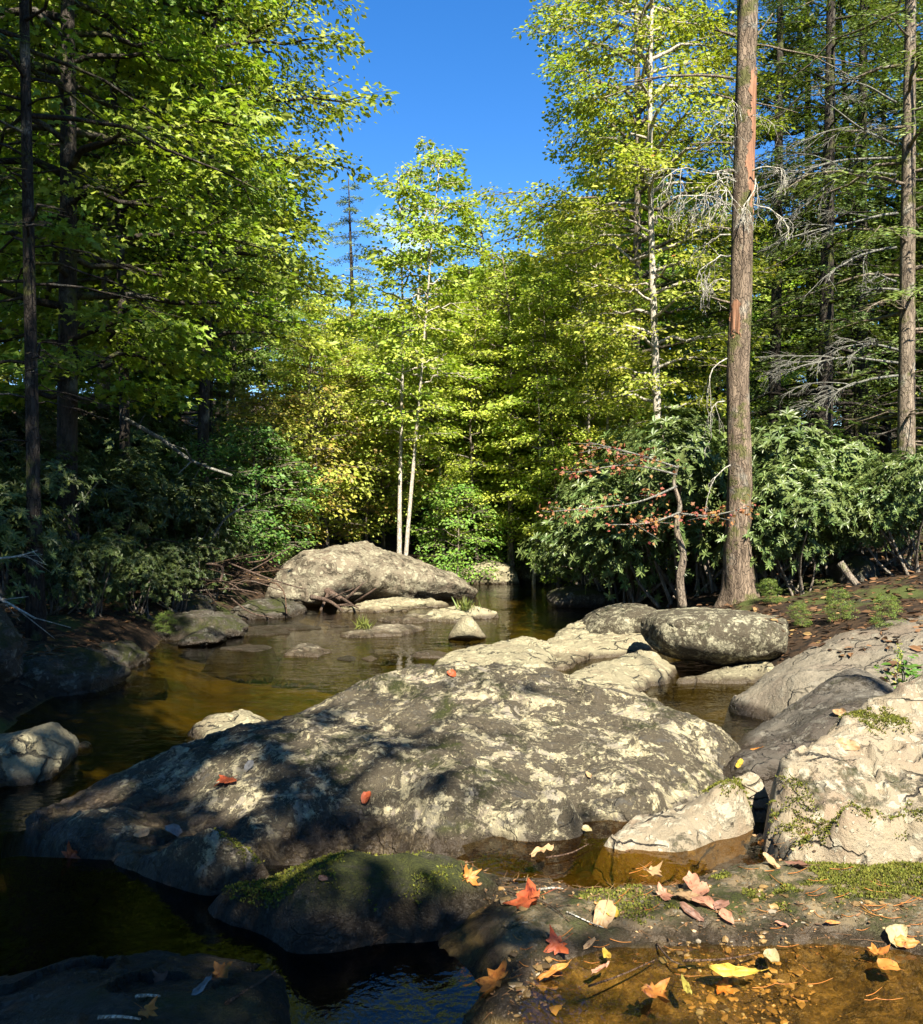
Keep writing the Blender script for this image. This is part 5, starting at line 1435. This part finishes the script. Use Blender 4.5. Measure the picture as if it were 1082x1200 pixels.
log([(365,700),(385,704),(402,716)], 16.2, .05, M['driftwood'], 'thinner log lying under the thick pale log', -.2, 'log', 'driftwood_log')
log([(145,490),(190,515),(225,540),(272,557)], 13.5, .035, M['twig_grey'], 'pale dead branch slanting down in front of the left woods', -.2)
log([(245,640),(262,610),(284,595)], 15.5, .03, M['twig_grey'], 'dead stub leaning right behind the pile of branches', 0)
log([(-20,690),(15,710),(42,725)], 8.2, .016, M['twig_pale'], 'pale bare branch over the leaning slab at far left', 0)
log([(-10,655),(20,652),(44,645)], 9.0, .012, M['twig_pale'], 'thin white branch reaching in at the left edge', 0)
log([(985,660),(1010,690),(1060,720)], 12.4, .06, M['bark_mid'], 'mossy fallen log among the right bank shrubs', -.2, 'log', 'driftwood_log')

# grass tufts, small plants
def grass(px, py, d, n, h, label, seed):
    c = np.array(drop(px, py)[0]); rg = np.random.RandomState(seed); g = Geo()
    C = rg.normal(size=(n, 3))*np.array([.06, .04, 0]); D = rg.normal(size=(n, 3))*np.array([.4, .4, 0])+np.array([0, 0, 1])
    T = TPL['needle']
    leaves(g, C, D, np.cross(D, rg.normal(size=(n, 3))), h*rg.uniform(.5, 1.1, n), 'blade', rg.rand(n))
    o = g.obj('grass_tuft', M['grass'], smooth=False, color=(.11,.13,.03)); o.location = c; tag(o, label, 'grass', None, 'thing')
grass(425, 738, 12.6, 50, .22, 'thin green grass tuft on the low islet in mid creek', 1)
grass(545, 716, 15.5, 60, .24, 'pale grass tuft on the pale rock islet', 2)
h, n = drop(1058, 790)
wx, wy = X(1056, 6.6), 6.6
wp = empty('wild_plant', (wx, wy, .12), 'green leafy weed with a yellow flower spike behind the cream rock', 'plant'); wp['kind'] = 'thing'
g, gl, gf = Geo(), Geo(), Geo(); rg = np.random.RandomState(6)
for k in range(16):
    e = np.array([rg.normal()*.14+.1, rg.normal()*.1, rg.uniform(.15, .42)]); P = catmull([np.zeros(3), e*.5+np.array([0, 0, .08]), e], 6)
    tube(g, P, np.linspace(.005, .002, 6), 4)
    n = 9; C = P[rg.randint(2, 6, n)]+rg.normal(size=(n, 3))*.02
    leaves(gl, C, rg.normal(size=(n, 3))*np.array([1, 1, .3]), np.array([0, -.4, .9])+rg.normal(size=(n, 3))*.3, rg.uniform(.05, .10, n), 'oval', rg.rand(n))
P = catmull([(-.04, -.05, 0), (-.05, -.05, .3), (-.035, -.05, .5)], 12); tube(g, P, np.linspace(.005, .002, 12), 5)
for k in range(60):
    u = rg.uniform(.2, 1); q = np.array([np.interp(u*11, np.arange(12), P[:, c]) for c in range(3)])
    leaves(gf, q[None]+rg.normal(size=(1, 3))*.012, rg.normal(size=(1, 3))+np.array([0, 0, .5]), rg.normal(size=(1, 3)), np.array([.028*(1.5-u)]), 'oval', rg.rand(1))
g.obj('stem', M['twig_grey'], wp); gl.obj('leaves', M['leaf'], wp, smooth=False, color=(.08,.15,.02)); gf.obj('flower_spike', M['leaf'], wp, smooth=False, color=(.32,.30,.06))
for k, (px, py, s, lb) in enumerate([(905,708,.13,'small green seedling at the foot of the dead trunk'),(985,728,.14,'green seedling between the mossy flat stone and the grey slab'),(140,716,.13,'bright low plant on the shaded left bank'),(195,742,.12,'low plant on the sunlit edge of the left bank'),(1035,735,.12,'low plant on top of the grey slab edge'),(330,660,.2,'low plant above the rocks left of the big sloping boulder'),(940,735,.11,'small plant in brown leaf litter on the right bank')]):
    h, n = drop(px, py)
    o = place(BUS[1+k % 2], h.x, h.y, s, k, (.10,.15,.022), lb, 'small plants along the banks'); o.location.z = h.z-.02
for o in list(COL.objects):
    if 'used' in o: del o['used']
